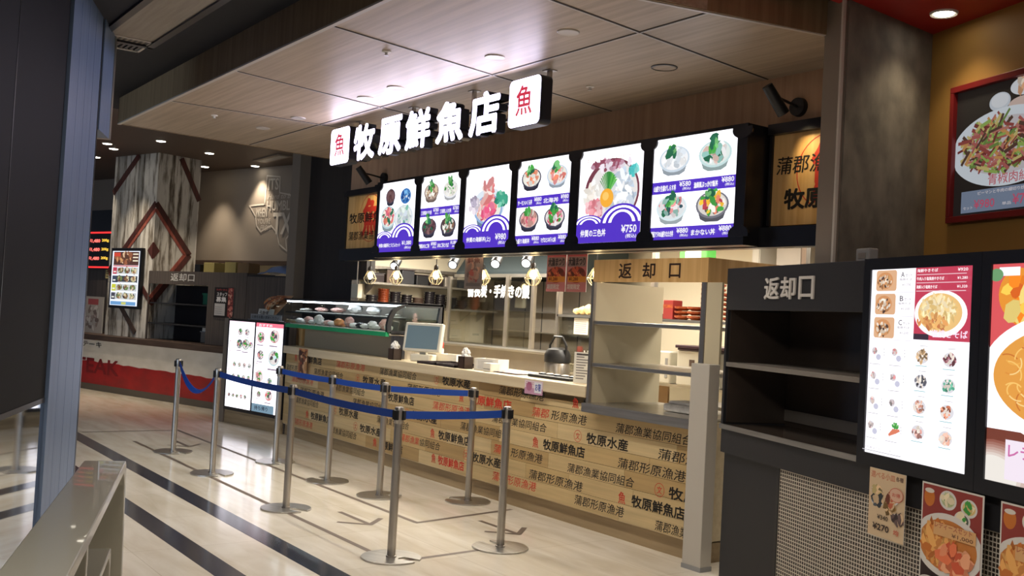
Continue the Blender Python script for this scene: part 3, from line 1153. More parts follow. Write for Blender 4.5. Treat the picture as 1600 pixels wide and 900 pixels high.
MB().box(mxl(mx0), mxl(mx1), 0.012, 0.25, 0.0, ZT - ZB).build('housing', M['blackbox'], mn, bevel=0.004)
fr_ = MB()
fr_.box(mxl(mx0), mxl(mx1), 0.0, 0.012, 0.0, 0.055).box(mxl(mx0), mxl(mx1), 0.0, 0.012, ZT - ZB - 0.022, ZT - ZB)
PAN = [(-9.305, -8.56), (-8.46, -7.755), (-7.665, -6.955), (-6.865, -6.155), (-6.045, -5.325), (-5.225, -4.445)]
edges = [mx0] + [p for q in PAN for p in q] + [mx1]
for i in range(0, len(edges), 2):
    fr_.box(mxl(edges[i]), mxl(edges[i + 1]), 0.0, 0.012, 0.055, ZT - ZB - 0.022)
fr_.build('front_frame', M['blackbox'], mn)
for i in range(7):
    xa = mxl(edges[2 * i])
    xb = mxl(edges[2 * i + 1])
    xm = (xa + xb) / 2
    for zz, sgn in ((0.055, 1), (ZT - ZB - 0.022, -1)):
        pts = []
        for k in range(13):
            t = PI * k / 12
            r = 0.082 + 0.012 * abs(math.sin(t * 2))
            pts.append((xm + r * math.cos(t), zz + sgn * 0.075 * math.sin(t)))
        MB().prism(pts, 'xz', -0.004, 0.01).build('corner_ornament', M['blackbox'], mn)
G = 1.0
WE = (250, 248, 255, 1.9)


def wave(a):
    w_, h_ = a.w, a.h
    for cx, r, top in ((0.20, 0.26, 0.30), (0.72, 0.34, 0.40)):
        for k in range(5):
            col = PURPLE if k % 2 == 0 else WE
            rr_ = r * (1 - 0.13 * k)
            pts = [(min(max((cx + rr_ * math.cos(PI * i / 16)) * w_, 0), w_), h_ * (0.18 + (top - 0.18) * math.sin(PI * i / 16) * (1 - 0.1 * k))) for i in range(17)]
            a.poly(pts, col)
    a.rect(0, 0, w_, h_ * 0.205, PURPLE)


def price(a, s_, x0, z0, x1, z1):
    a.text(s_, x0, z0 + (z1 - z0) * 0.42, x1, z1, PW, 0.03)
    a.text('(税込)', x0 + (x1 - x0) * 0.3, z0, x1, z0 + (z1 - z0) * 0.34, PW, 0.02)


def tile_menu(a, items, seed):
    """two by two bowls with a purple name band under each row"""
    rnd = random.Random(seed)
    w_, h_ = a.w, a.h
    a.rect(0, h_ * 0.455, w_, h_ * 0.575, PURPLE)
    a.rect(0, 0.0, w_, h_ * 0.125, PURPLE)
    for i, (nm, pr, rim, base, cols) in enumerate(items):
        cx = w_ * (0.26 + 0.49 * (i % 2))
        cz = h_ * (0.79 if i < 2 else 0.31)
        dish(a, cx, cz, w_ * 0.19, rim, base, cols, rnd, 0.62, 46, True, 0.13)
        a.scatter(cx - w_ * 0.02, cz + h_ * 0.09, w_ * 0.05, h_ * 0.07, [LEAF, DLEAF, (120, 190, 120)], 9, w_ * 0.028, rnd)
        z0 = h_ * (0.468 if i < 2 else 0.015)
        x0 = w_ * (0.02 + 0.5 * (i % 2))
        a.text(nm, x0, z0 + h_ * 0.012, x0 + w_ * 0.28, z0 + h_ * 0.072, PW, 0.03)
        price(a, pr, x0 + w_ * 0.32, z0 + h_ * 0.005, x0 + w_ * 0.46, z0 + h_ * 0.095)


arts = []
DK, BLW, BRN = (60, 60, 80), (150, 180, 220), (120, 70, 70)
for i, (x0, x1) in enumerate(PAN):
    a = Art(x1 - x0, ZT - ZB - 0.077, WE, G)
    rnd = random.Random(20 + i)
    w_, h_ = a.w, a.h
    if i == 0:
        a.text('お食事処の一番人気', w_ * .12, h_ * .90, w_ * .8, h_ * .95, (236, 214, 206), 0.01)
        dish(a, w_ * .30, h_ * .80, w_ * .13, DK, (110, 80, 84), [(120, 90, 90), (90, 60, 60)], rnd, .8, 20)
        a.ell(w_ * .72, h_ * .78, w_ * .14, h_ * .11, (60, 120, 190))
        a.scatter(w_ * .72, h_ * .78, w_ * .10, h_ * .08, [(30, 70, 140), (120, 180, 230), (230, 240, 250)], 30, w_ * .02, rnd)
        dish(a, w_ * .27, h_ * .50, w_ * .21, (190, 214, 224), RICE, [PINK, SALMON, DLEAF, (240, 230, 220), ROSE], rnd, .75, 60, True, .14)
        dish(a, w_ * .70, h_ * .47, w_ * .25, (214, 226, 236), (238, 240, 240), [(220, 232, 226), (130, 190, 170), (236, 240, 240), (200, 210, 220)], rnd, .72, 60, True, .14)
        wave(a)
        a.text('仲買の海鮮丼とうどんセット', w_ * .06, h_ * .065, w_ * .66, h_ * .125, PW, .03)
        price(a, '¥1,080', w_ * .70, h_ * .03, w_ * .95, h_ * .15)
    elif i == 1:
        tile_menu(a, [('三河湾あさり丼', '¥780', (150, 130, 120), (206, 186, 170), [(150, 120, 100), (214, 190, 160), (120, 90, 80), RICE]),
                      ('三河湾しらす丼', '¥780', (236, 238, 244), RICE, [RICE, (228, 226, 224), LEAF]),
                      ('特製あなご丼', '¥980', DK, (96, 70, 74), [(90, 60, 66), (130, 96, 96), (70, 48, 50), DLEAF]),
                      ('あなご丼とそば', '¥1,080', DK, (100, 84, 80), [(90, 70, 70), RICE, DLEAF, (150, 110, 90)])], 41)
    elif i == 2:
        a.text('朝どれ鮮魚をたっぷり', w_ * .12, h_ * .87, w_ * .58, h_ * .92, (240, 216, 206), 0.01)
        a.ell(w_ * .52, h_ * .52, w_ * .36, h_ * .22, (226, 236, 246))
        dish(a, w_ * .52, h_ * .47, w_ * .31, BLW, RICE, [PINK, SALMON, ROSE, (250, 220, 214), (244, 180, 170)], rnd, .60, 80, True, .14)
        a.scatter(w_ * .50, h_ * .66, w_ * .09, h_ * .17, [PINK, (246, 190, 184), (232, 130, 130), (250, 226, 220)], 34, w_ * .04, rnd, 2.4)
        a.scatter(w_ * .78, h_ * .58, w_ * .13, h_ * .09, [(70, 170, 140), (130, 210, 180), (40, 130, 110)], 24, w_ * .035, rnd)
        a.scatter(w_ * .22, h_ * .54, w_ * .10, h_ * .09, [(200, 190, 210), (226, 216, 226), (170, 160, 180)], 18, w_ * .04, rnd)
        a.scatter(w_ * .55, h_ * .46, w_ * .15, h_ * .07, [(226, 90, 130), (240, 130, 160)], 20, w_ * .04, rnd)
        wave(a)
        a.text('仲買の海鮮丼(上)', w_ * .08, h_ * .065, w_ * .62, h_ * .14, PW, .03)
        price(a, '¥980', w_ * .72, h_ * .03, w_ * .95, h_ * .17)
    elif i == 3:
        tile_menu(a, [('サーモンいくら丼', '¥880', DK, RICE, [SALMON, (236, 120, 80), RICE, (240, 160, 130)]),
                      ('北海丼', '¥980', (206, 220, 236), RICE, [SALMON, RICE, PINK, (250, 220, 210), (214, 120, 110)]),
                      ('山盛り海鮮丼', '¥880', DK, (230, 200, 190), [PINK, (170, 110, 110), RICE, ROSE, (200, 150, 140)]),
                      ('マグロとネギトロ丼', '¥880', (70, 70, 90), (230, 220, 214), [ROSE, (240, 150, 170), (226, 226, 226), LEAF, TUNA])], 43)
    elif i == 4:
        a.text('中トロ・しらす・釜揚げ', w_ * .10, h_ * .86, w_ * .80, h_ * .92, (240, 206, 196), .01)
        a.ell(w_ * .52, h_ * .53, w_ * .43, h_ * .36, (120, 62, 76), 36)
        a.ell(w_ * .54, h_ * .53, w_ * .38, h_ * .32, (236, 232, 230), 36)
        a.scatter(w_ * .68, h_ * .50, w_ * .20, h_ * .22, [(236, 240, 244), (210, 220, 232), (248, 248, 250), (190, 204, 220)], 90, w_ * .035, rnd, 2.2)
        a.scatter(w_ * .24, h_ * .50, w_ * .13, h_ * .16, [(244, 236, 226), (250, 246, 240)], 50, w_ * .03, rnd, 2.0)
        a.scatter(w_ * .27, h_ * .36, w_ * .13, h_ * .09, [(236, 160, 170), (246, 196, 200), (224, 130, 140)], 50, w_ * .03, rnd, 1.5)
        a.scatter(w_ * .50, h_ * .82, w_ * .30, h_ * .05, [(150, 80, 100), (206, 160, 180), (236, 226, 236)], 40, w_ * .03, rnd, 1.6)
        for k in range(13):
            t = R(40 + 100 * k / 12)
            a.poly([(w_ * .48, h_ * .50), (w_ * (.48 + .16 * math.cos(t) - .012), h_ * (.50 + .25 * math.sin(t))), (w_ * (.48 + .17 * math.cos(t) + .012), h_ * (.50 + .25 * math.sin(t)))], rnd.choice([LEAF, (96, 190, 80), (50, 140, 60)]))
        a.ell(w_ * .47, h_ * .47, w_ * .105, h_ * .10, (250, 178, 60))
        a.ell(w_ * .45, h_ * .49, w_ * .05, h_ * .045, (255, 206, 110))
        a.scatter(w_ * .86, h_ * .74, w_ * .06, h_ * .05, [(80, 190, 190), (140, 220, 214)], 8, w_ * .035, rnd)
        wave(a)
        a.text('仲買の三色丼', w_ * .07, h_ * .065, w_ * .48, h_ * .145, PW, .03)
        price(a, '¥750', w_ * .72, h_ * .03, w_ * .95, h_ * .175)
    else:
        tile_menu(a, [('山盛り生揚げしらす丼', '¥580', (206, 220, 232), (246, 246, 248), [(236, 240, 244), (250, 250, 250), (220, 228, 236)]),
                      ('漁師風ぶっかけ飯丼', '¥880', (200, 226, 226), (226, 236, 232), [(190, 130, 120), (150, 200, 190), (220, 190, 180), DLEAF, (236, 236, 236)]),
                      ('国産アジの山盛りたたき丼', '¥880', (220, 236, 240), (226, 230, 232), [DLEAF, (60, 90, 100), (150, 190, 180), (236, 230, 230), PINK]),
                      ('まかない丼', '¥880', (120, 120, 130), (220, 214, 206), [LEAF, RICE, EGG, SALMON, (190, 70, 80), (100, 90, 96)])], 45)
    o = a.build('menu_panel', M['art_lit'], mn)
    o.location = (mxl(x0), 0.009, 0.055)

# ------------------------------------------------------------------ pine name boards with their lamps
for nm, x0, x1, lab in (('w', -10.455, -9.42, 'pine name board with red fish mark, half behind the menu lightbox, beside the dark wall'),
                        ('e', -4.325, -3.76, 'pine name board with red fish mark beside the grey post and concrete wall')):
    b = thing('name_board', lab, 'sign board', (x0, 5.2, 2.235), group=None)
    W_ = x1 - x0
    MB().box(0, W_, -0.03, 0, 0, 0.592).build('board', M['signwood'], b)
    f_ = MB()
    f_.box(-0.02, W_ + 0.02, -0.075, 0, 0.592, 0.66).box(-0.02, 0.0, -0.05, 0, 0, 0.592)
    f_.build('frame', M['blackbox'], b)
    mb = MB()
    cx, cz = (0.55, 0.33) if nm == 'w' else (0.43, 0.33)
    n = 40
    v = []
    for q in ((0.265, 0.258) if nm == 'w' else (0.24, 0.233)):
        v += [(min(cx + q * math.cos(2 * PI * i / n), W_), -0.0306, cz + q * math.sin(2 * PI * i / n)) for i in range(n)]
    mb.add(v, [(i, (i + 1) % n, n + (i + 1) % n, n + i) for i in range(n)])
    k_ = 0.185 if nm == 'w' else 0.13
    lettering(mb, '魚', cx - k_, cz - 0.20, cx + k_, cz + 0.225, -0.0308, 0.035)
    mb.build('fish_mark', M['ink_red'], b)
    mb = MB()
    if nm == 'w':
        lettering(mb, '牧原鮮魚店', 0.05, 0.28, 0.98, 0.40, -0.0316, 0.024)
        mb.build('brush_lettering', M['ink'], b)
        mb = MB()
        lettering(mb, '蒲郡漁業協同組合', 0.05, 0.09, 1.02, 0.19, -0.0316, 0.008, 0.1)
    else:
        lettering(mb, '蒲郡漁業', 0.03, 0.33, 0.545, 0.445, -0.0316, 0.008, 0.1)
        mb.build('brush_lettering', M['ink'], b)
        mb = MB()
        lettering(mb, '牧原', 0.10, 0.10, 0.42, 0.235, -0.0316, 0.036)
    mb.build('brush_lettering', M['ink'], b)


def wall_lamp(xm, zm, xh, lab, ext=0.30):
    t = thing('wall_spot_lamp', lab, 'lamp', (xm, 5.2, zm))
    MB().cyl((0, 0, 0), (0, -0.035, 0), 0.062, 0.058, 20).build('mount', M['plastic_black'], t, smooth=True)
    dx = xh - xm
    MB().tube([(0, -0.03, 0), (dx * 0.35, -ext * 0.5, 0.012), (dx, -ext, 0.02)], 0.009).build('arm', M['plastic_black'], t, smooth=True)
    h = MB()
    tip = Vector((dx + 0.02, -ext + 0.075, -0.085))
    bk = Vector((dx - 0.015, -ext - 0.05, 0.075))
    h.cyl(bk, tip, 0.034, 0.040, 18)
    h.build('head', M['plastic_black'], t, smooth=True)
    return t


wall_lamp(-4.156, 2.996, -4.12, 'black wall spot lamp aimed at the pine board beside the grey post')
spot('name_board_lamp_light', (-4.093, 5.0, 2.88), (-4.0, 5.17, 2.60), 7, (1.0, 0.78, 0.42), 75, 0.9, 0.03)
wall_lamp(-9.668, 2.985, -9.62, 'black wall spot lamp aimed at the pine board near the dark wall')
spot('name_board_lamp_light', (-9.593, 5.0, 2.865), (-9.95, 5.17, 2.6), 9, (1.0, 0.78, 0.42), 75, 0.9, 0.03)

# ------------------------------------------------------------------ fittings in the canopy ceiling
DL = [(-5.323, 3.605, 'unlit round downlight in the canopy in front of the last fish emblem'), (-6.615, 3.60, 'unlit downlight in the canopy ahead of the middle sign letters'), (-7.124, 3.614, 'unlit downlight in the canopy ahead of the second sign letter'),
      (-8.36, 3.592, 'unlit downlight in the canopy near the sign\'s far emblem'), (-9.131, 3.575, 'unlit downlight in the canopy farthest from the sign, near the brown ceiling'), (-4.541, 3.58, 'faintly lit downlight in the canopy between the sign and the red ceiling')]
dl0 = None
for i, (x, y, lab) in enumerate(DL):
    if i == 0:
        t = dl0 = thing('downlight', lab, 'downlight', (x, y, 3.22), group='canopy downlights')
        MB().lathe([(0.050, -0.004), (0.062, -0.007), (0.066, -0.003), (0.066, -0.0005), (0.050, -0.0005)], n=28).build('ring', M['joint'], t, smooth=True)
        MB().lathe([(0.0, -0.0012), (0.050, -0.0012), (0.050, -0.0036), (0.0, -0.0030)], n=28).build('reflector', M['lamp_dark'], t)
    else:
        t = copy_tree(dl0)
        t.location = (x, y, 3.22)
        t['label'] = lab
    spot('canopy_downlight_light', (x, y, 3.205), (x, y, 0), 72, (1.0, 0.93, 0.82), 128, 0.75, 0.05)  # every canopy downlight shines down, though most have a dark face
    if i == 5:
        for ch in t.children:
            if ch.name.startswith('reflector'):
                ch.data = ch.data.copy()
                ch.data.materials[0] = mat('dimly_lit_reflector', (150, 140, 120), 0.3, 0, emit=(255, 230, 190), es=0.9)
for x, y, lab in ((-5.733, 3.04, 'small white sprinkler head in the canopy close to its front edge'), (-8.889, 3.02, 'small white sprinkler head in the canopy near its far corner'), (-5.475, 4.539, 'small white sprinkler head in the canopy behind the sign\'s last emblem')):
    t = thing('sprinkler', lab, 'sprinkler', (x, y, 3.22))
    MB().lathe([(0.030, -0.0005), (0.030, -0.006), (0.010, -0.010), (0.008, -0.026)], n=16).build('body', M['white_paint'], t, smooth=True)
    MB().lathe([(0.016, -0.026), (0.016, -0.029)], n=12).build('deflector', M['steel'], t)
t = thing('ceiling_speaker', 'flat round ceiling speaker with dark rim in the canopy', 'speaker', (-4.703, 4.513, 3.22))
MB().lathe([(0.086, -0.0005), (0.086, -0.006), (0.076, -0.008), (0.076, -0.0005)], n=32).build('rim', M['lamp_dark'], t, smooth=True)
MB().lathe([(0.0, -0.004), (0.076, -0.004), (0.076, -0.002), (0.0, -0.002)], n=32).build('grille', M['canopy'], t)

# ------------------------------------------------------------------ pine-topped tray return shelf on the counter
rs = thing('tray_return_shelf', 'pine and steel tray return shelf with open bays at the end of the plank counter', 'shelf unit', (-5.75, 4.90, 0.93))
W_ = 1.13
MB().box(-0.005, W_ + 0.02, 0.0, 0.025, 0.92, 1.085).build('header', M['signwood'], rs, bevel=0.002)
MB().box(W_ + 0.0, W_ + 0.02, 0.025, 0.85, 0.92, 1.085).build('side_header', M['signwood'], rs)
for ch, a_, b_, c_, d_ in (('返', 0.275, 0.415, 0.945, 1.057), ('却', 0.525, 0.655, 0.945, 1.057), ('口', 0.79, 0.90, 0.948, 1.05)):
    mb = MB()
    lettering(mb, ch, a_, c_, b_, d_, -0.001, 0.022)
    mb.build('header_letter', M['brown_letter'], rs)
MB().box(-0.012, 0.012, 0.0, 0.72, 0.0, 0.92).build('side_panel', M['cream_panel'], rs)
MB().box(-0.012, 0.016, -0.006, 0.02, 0.0, 0.92).build('front_post', M['steel_up'], rs)
MB().box(W_ - 0.03, W_ + 0.01, 0.0, 0.03, 0.0, 0.92).build('front_post', M['steel_up'], rs)
MB().box(W_ + 0.02, W_ + 0.15, 0.0, 0.02, 0.38, 0.92).build('end_panel', M['cream_panel'], rs)
MB().box(0.0, W_, -0.05, 0.72, 0.0, 0.016).build('tray_deck', M['steel'], rs, bevel=0.004)
lipm = MB().box(0.0, W_, -0.058, -0.050, -0.05, 0.016)
lipm.build('deck_lip', M['steel'], rs)
for zz in (0.315, 0.63):
    MB().box(0.012, W_ - 0.03, 0.01, 0.70, zz - 0.028, zz).build('shelf', M['steel'], rs, bevel=0.003)
o = thing('folded_towel_pack', 'flat clear-wrapped pack lying on the steel deck of the tray return shelf', 'pack', (-4.98, 5.18, 0.949))
mb = MB().box(-0.16, 0.16, -0.10, 0.10, 0.0, 0.055)
mb.build('pack', M['wrap'], o, bevel=0.015)
MB().box(-0.162, 0.162, -0.04, 0.04, 0.020, 0.036).build('paper_band', M['steel_dull'], o)
MB().box(-0.13, 0.13, -0.08, 0.08, 0.0545, 0.075).build('top_layer', M['tissue'], o, bevel=0.01)

# ------------------------------------------------------------------ things on the counter
TOP = 1.068


def napkins(x, y, lab):
    t = thing('napkin_holder', lab, 'napkin holder', (x, y, TOP))
    b_ = MB()
    b_.box(-0.05, 0.05, -0.05, -0.042, 0, 0.11).box(-0.05, 0.05, 0.042, 0.05, 0, 0.11).box(-0.05, -0.042, -0.05, 0.05, 0, 0.11).box(0.042, 0.05, -0.05, 0.05, 0, 0.11).box(-0.05, 0.05, -0.05, 0.05, 0, 0.008)
    b_.build('box', M['napkin_box'], t, bevel=0.002)
    st = MB()
    for i in range(6):
        st.box(-0.036 + i * 0.013, -0.034 + i * 0.013, -0.0505, -0.0498, 0.01, 0.10)
    st.build('slats', M['ledge'], t)
    rnd = random.Random(int(abs(x) * 100))
    MB().ball((0, 0, 0.13), 0.046, 0.04, 0.05, 14, 9, 0.30, rnd).build('napkins', M['tissue'], t)
    return t


napkins(-8.80, 4.955, 'dark wooden napkin box with white napkins, beside the blank register screen')
napkins(-7.585, 5.00, 'dark wooden napkin box with white napkins, between the trays and the open paper box')


def paper_box(x, y, w_, d_, h_, lab, text):
    t = thing('white_paper_box', lab, 'box', (x, y, TOP), R(16))
    b_ = MB()
    b_.box(-w_ / 2, w_ / 2, -d_ / 2, -d_ / 2 + 0.004, 0, h_).box(-w_ / 2, w_ / 2, d_ / 2 - 0.004, d_ / 2, 0, h_).box(-w_ / 2, -w_ / 2 + 0.004, -d_ / 2, d_ / 2, 0, h_).box(w_ / 2 - 0.004, w_ / 2, -d_ / 2, d_ / 2, 0, h_).box(-w_ / 2, w_ / 2, -d_ / 2, d_ / 2, 0, 0.004)
    b_.build('carton', M['white_paint'], t)
    if text:
        A = Art(w_ * 0.8, h_ * 0.8, (226, 224, 220))
        for k in range(6):
            A.rect(w_ * 0.06, h_ * (0.08 + k * 0.115), w_ * (0.5 + 0.1 * (k % 3)), h_ * (0.11 + k * 0.115), (150, 146, 146))
        o = A.build('printed_note', M['art_print'], t)
        o.location = (-w_ * 0.4, -d_ / 2 - 0.001, h_ * 0.1)
    return t


paper_box(-8.44, 5.40, 0.27, 0.18, 0.085, 'low white open box behind the trays, by the red-capped bottle', False)
paper_box(-7.36, 5.13, 0.27, 0.16, 0.105, 'white open box with a printed note next to the second napkin box', True)
tw = thing('wet_wipe_box', 'small plain white box in front of the open paper box', 'box', (-7.20, 5.02, TOP))
MB().box(-0.055, 0.055, -0.05, 0.05, 0, 0.075).build('box', M['white_paint'], tw, bevel=0.004)
MB().box(-0.05, 0.05, -0.051, -0.049, 0.02, 0.028).build('seam', M['plastic_grey'], tw)
for i, (x, y, rz) in enumerate(((-8.14, 4.98, 0), (-7.80, 4.98, 0))):
    t = thing('serving_tray', ('dark brown serving tray on the counter next to the register screen', 'dark brown serving tray on the counter beside the second napkin box')[i], 'tray', (x, y, TOP), rz, group=None)
    mb = MB()
    mb.box(-0.163, 0.163, -0.06, 0.34, 0, 0.006)
    mb.box(-0.163, 0.163, -0.06, -0.05, 0.006, 0.024).box(-0.163, 0.163, 0.33, 0.34, 0.006, 0.024).box(-0.163, -0.153, -0.06, 0.34, 0.006, 0.024).box(0.153, 0.163, -0.06, 0.34, 0.006, 0.024)
    mb.build('tray_body', M['tray'], t)
    rnd = random.Random(i)
    for k in range(3):
        c_ = MB()
        c_.T = Matrix.Translation((-0.11 + 0.11 * k, 0.08 + 0.09 * (k % 2), 0.0062 + 0.0005 * k)) @ Matrix.Rotation(rnd.uniform(-.4, .4), 4, 'Z')
        c_.box(-0.04, 0.04, -0.05, 0.05, 0, 0.0004)
        c_.build('price_slip', M['tissue'], t)
b = thing('sauce_bottle', 'small clear bottle with a red cap behind the register screen', 'bottle', (-8.70, 5.42, TOP))
MB().lathe([(0.036, 0.0), (0.038, 0.01), (0.038, 0.12), (0.030, 0.135)], n=18).build('body', M['beige_plastic'], b, smooth=True)
MB().lathe([(0.034, 0.135), (0.034, 0.185), (0.026, 0.20)], n=18).build('cap', M['redcap'], b, smooth=True)
for k in range(3):
    MB().tube([(0.01 * (k - 1), 0, 0.2), (0.025 * (k - 1), 0.01, 0.27)], 0.004).build('stick', M['plastic_grey'], b)
# register
rg = thing('register_screen', 'beige register with a blank blue-grey screen at the end of the fish case', 'register', (-8.55, 5.10, TOP), R(30))
MB().box(-0.11, 0.11, -0.01, 0.14, 0, 0.07).build('base', M['beige_plastic'], rg, bevel=0.01)
MB().box(-0.035, 0.035, 0.04, 0.09, 0.07, 0.20).build('neck', M['beige_plastic'], rg, bevel=0.008)
sc = MB()
sc.T = Matrix.Rotation(R(-10), 4, 'X')
sc.box(-0.21, 0.21, -0.02, 0.04, 0.095, 0.385)
so = sc.build('monitor', M['beige_plastic'], rg, bevel=0.012)
sc = MB()
sc.T = Matrix.Rotation(R(-10), 4, 'X')
sc.box(-0.18, 0.18, -0.0225, -0.0195, 0.125, 0.355)
sc.build('blank_screen', M['bluegrey'], so)
# airpot, menu card, pens, tray with menu cards
k = thing('airpot', 'black and steel airpot with a round handle behind the counter end', 'airpot', (-7.45, 5.95, 0.0))
MB().lathe([(0.12, 0.90), (0.125, 0.92), (0.125, 1.13), (0.115, 1.15)], n=24).build('body', M['steel_up'], k, smooth=True)
MB().lathe([(0.128, 1.15), (0.128, 1.22), (0.10, 1.27), (0.05, 1.29)], n=24).build('lid', M['plastic_black'], k, smooth=True)
MB().tube([(-0.12, 0, 1.21), (-0.125, 0, 1.31), (-0.06, 0, 1.39), (0.06, 0, 1.39), (0.125, 0, 1.31), (0.12, 0, 1.21)], 0.012).build('handle', M['plastic_black'], k, smooth=True)
MB().box(-0.10, 0.10, -0.10, 0.10, 0.0, 0.90).build('stand', M['steel_dull'], k)
pc = thing('menu_card', 'white printed card standing at the end of the worktop by the tray return shelf', 'card', (-6.03, 5.08, TOP), R(22))
A = Art(0.17, 0.24, (226, 224, 218))
for kk in range(9):
    A.rect(0.02, 0.03 + kk * 0.021, 0.09 + 0.015 * (kk % 4), 0.038 + kk * 0.021, (120, 116, 116))
A.rect(0.02, 0.215, 0.15, 0.23, (90, 86, 86))
o = A.build('print', M['art_print'], pc)
o.location = (-0.085, -0.002, 0.0)
MB().box(-0.085, 0.085, 0.0, 0.006, 0, 0.24).build('holder', M['glass'], pc)
bt = thing('order_buzzer_tray', 'black flat tray with buzzers and spoons on the worktop near the tray return shelf', 'tray', (-6.40, 5.12, TOP))
MB().box(-0.30, 0.24, -0.08, 0.12, 0.0, 0.025).build('tray_body', M['plastic_black'], bt, bevel=0.008)
for q in range(5):
    MB().lathe([(0.034, 0.025), (0.036, 0.035), (0.020, 0.042)], -0.22 + q * 0.10, 0.02, 16).build('buzzer', M['steel_dull' if q % 2 else 'plastic_black'], bt, smooth=True)
for q, (x, y) in enumerate(((-6.28, 5.36), (-6.16, 5.40), (-6.40, 5.42))):
    t = thing('utensil_cup', ('white cup of spoons', 'dark cup of chopsticks', 'floral tin of wrapped cutlery')[q] + ' behind the black buzzer tray', 'cup', (x, y, TOP))
    MB().lathe([(0.045, 0.0), (0.052, 0.12), (0.048, 0.12), (0.042, 0.01)], n=18).build('cup', M[('white_paint', 'dark_bowl', 'meat')[q]], t, smooth=True)
    for r_ in range(4):
        MB().tube([(0.01 * (r_ - 1.5), 0.01, 0.02), (0.022 * (r_ - 1.5), 0.02 * (-1) ** r_, 0.22 + 0.02 * (r_ % 2))], 0.005, 6).build('utensil', M[('steel', 'ledge', 'tissue')[q]], t)
cl = thing('menu_sheet', 'pale printed menu sheet lying flat on the worktop', 'menu sheet', (-7.02, 5.05, TOP))
A = Art(0.42, 0.22, (232, 210, 204))
rnd = random.Random(9)
A.scatter(0.21, 0.11, 0.19, 0.09, [(220, 160, 150), (236, 190, 180), (200, 120, 120)], 36, 0.018, rnd)
o = A.build('print', M['art_print'], cl)
o.rotation_euler = (-PI / 2, 0, 0)
o.location = (-0.21, -0.04, 0.012)
MB().box(-0.21, 0.21, -0.04, 0.18, 0.0, 0.002).build('sheet', M['tissue'], cl)


# ------------------------------------------------------------------ upright menu screens at the counter's end
ki = thing('menu_screen_stand', 'pair of upright glowing menu screens in a stand at the far counter end', 'menu screen', (-12.70, 4.70, 0), R(10.3))
KW = 1.30
MB().box(-0.02, KW + 0.02, 0.02, 0.12, 0.0, 1.345).build('stand', M['greywood'], ki)
MB().box(-0.02, KW + 0.0, 0.0, 0.02, 0.0, 0.14).build('kick_board', M['kick'], ki)
MB().box(-0.02, KW + 0.0, 0.005, 0.02, 0.14, 0.20).build('base_panel', M['kick'], ki)
MB().box(-0.02, KW + 0.01, -0.025, 0.02, 0.17, 1.335).build('black_bezel', M['blackbox'], ki, bevel=0.004)
MB().box(-0.12, -0.02, -0.02, 0.12, 0.0, 1.345).build('end_panel', M['post'], ki)
for k in range(2):
    a = Art(0.60, 1.10, (250, 246, 255, 2.0))
    rnd = random.Random(70 + k)
    w_, h_ = a.w, a.h
    if k == 1:
        a.rect(0, h_ * .955, w_, h_, (240, 110, 130, 1.4))
        a.text('おすすめ', w_ * .1, h_ * .962, w_ * .6, h_ * .99, (255, 240, 240, 1.4), .02)
        a.rect(0, 0, w_ * .82, h_ * .09, (120, 150, 170))
        a.text('持ち帰り', w_ * .1, h_ * .02, w_ * .6, h_ * .07, (30, 40, 60), .02)
        its = [(.2, .84, .14, ROSE), (.70, .86, .17, (226, 150, 160)), (.22, .64, .12, (110, 90, 100)), (.72, .62, .20, (190, 220, 224)), (.22, .40, .15, (240, 190, 190)), (.62, .36, .09, (170, 170, 190)), (.25, .2, .08, (120, 90, 90)), (.62, .2, .13, (230, 120, 120))]
    else:
        a.rect(0, h_ * .96, w_, h_, (250, 220, 236, 1.5))
        its = [(.45, .88, .09, (80, 70, 90)), (.72, .88, .09, (90, 80, 110)), (.45, .74, .12, (70, 90, 100)), (.70, .74, .14, (90, 150, 120)), (.90, .74, .08, (100, 90, 140))]
        for r_ in range(2):
            its += [(.30 + .2 * q, (.50, .36)[r_], .065, ((70, 70, 90), (90, 120, 110), (120, 110, 110), (80, 90, 120))[q]) for q in range(4)]
        its += [(.18 + .16 * q, .14, .055, (110, 100, 110)) for q in range(5)]
    for cx, cz, r, c_ in its:
        dish(a, w_ * cx, h_ * cz, w_ * r, c_, (236, 228, 226), [c_, PINK, LEAF, (240, 236, 232), (90, 80, 90)], rnd, .8, 18, False, .2)
        a.rect(w_ * (cx - r), h_ * cz - w_ * r * 1.25, w_ * (cx + r * .7), h_ * cz - w_ * r * 1.1, (150, 130, 150))
    for q in range(7):
        zz = h_ * (.10 + .11 * q)
        a.rect(w_ * .06, zz, w_ * .16, zz + .008, (200, 150, 170))
    o = a.build('menu_screen', M['art_screen'], ki)
    o.location = (0.02 + 0.635 * k, -0.027, 0.215)
sgn = thing('counter_top_placard', 'low grey placard standing on top of the upright menu screens', 'placard', (-12.70, 4.70, 1.346), R(10.3))
MB().box(0.35, 1.05, 0.07, 0.078, 0.0, 0.075).build('plate', M['plastic_grey'], sgn)
MB().box(0.35, 1.05, 0.03, 0.11, 0.0, 0.006).build('foot', M['plastic_grey'], sgn)
mb = MB()
lettering(mb, '食券をお買い求めください', 0.38, 0.02, 1.0, 0.06, 0.0685, 0.01)
mb.build('placard_lettering', M['ink'], sgn)

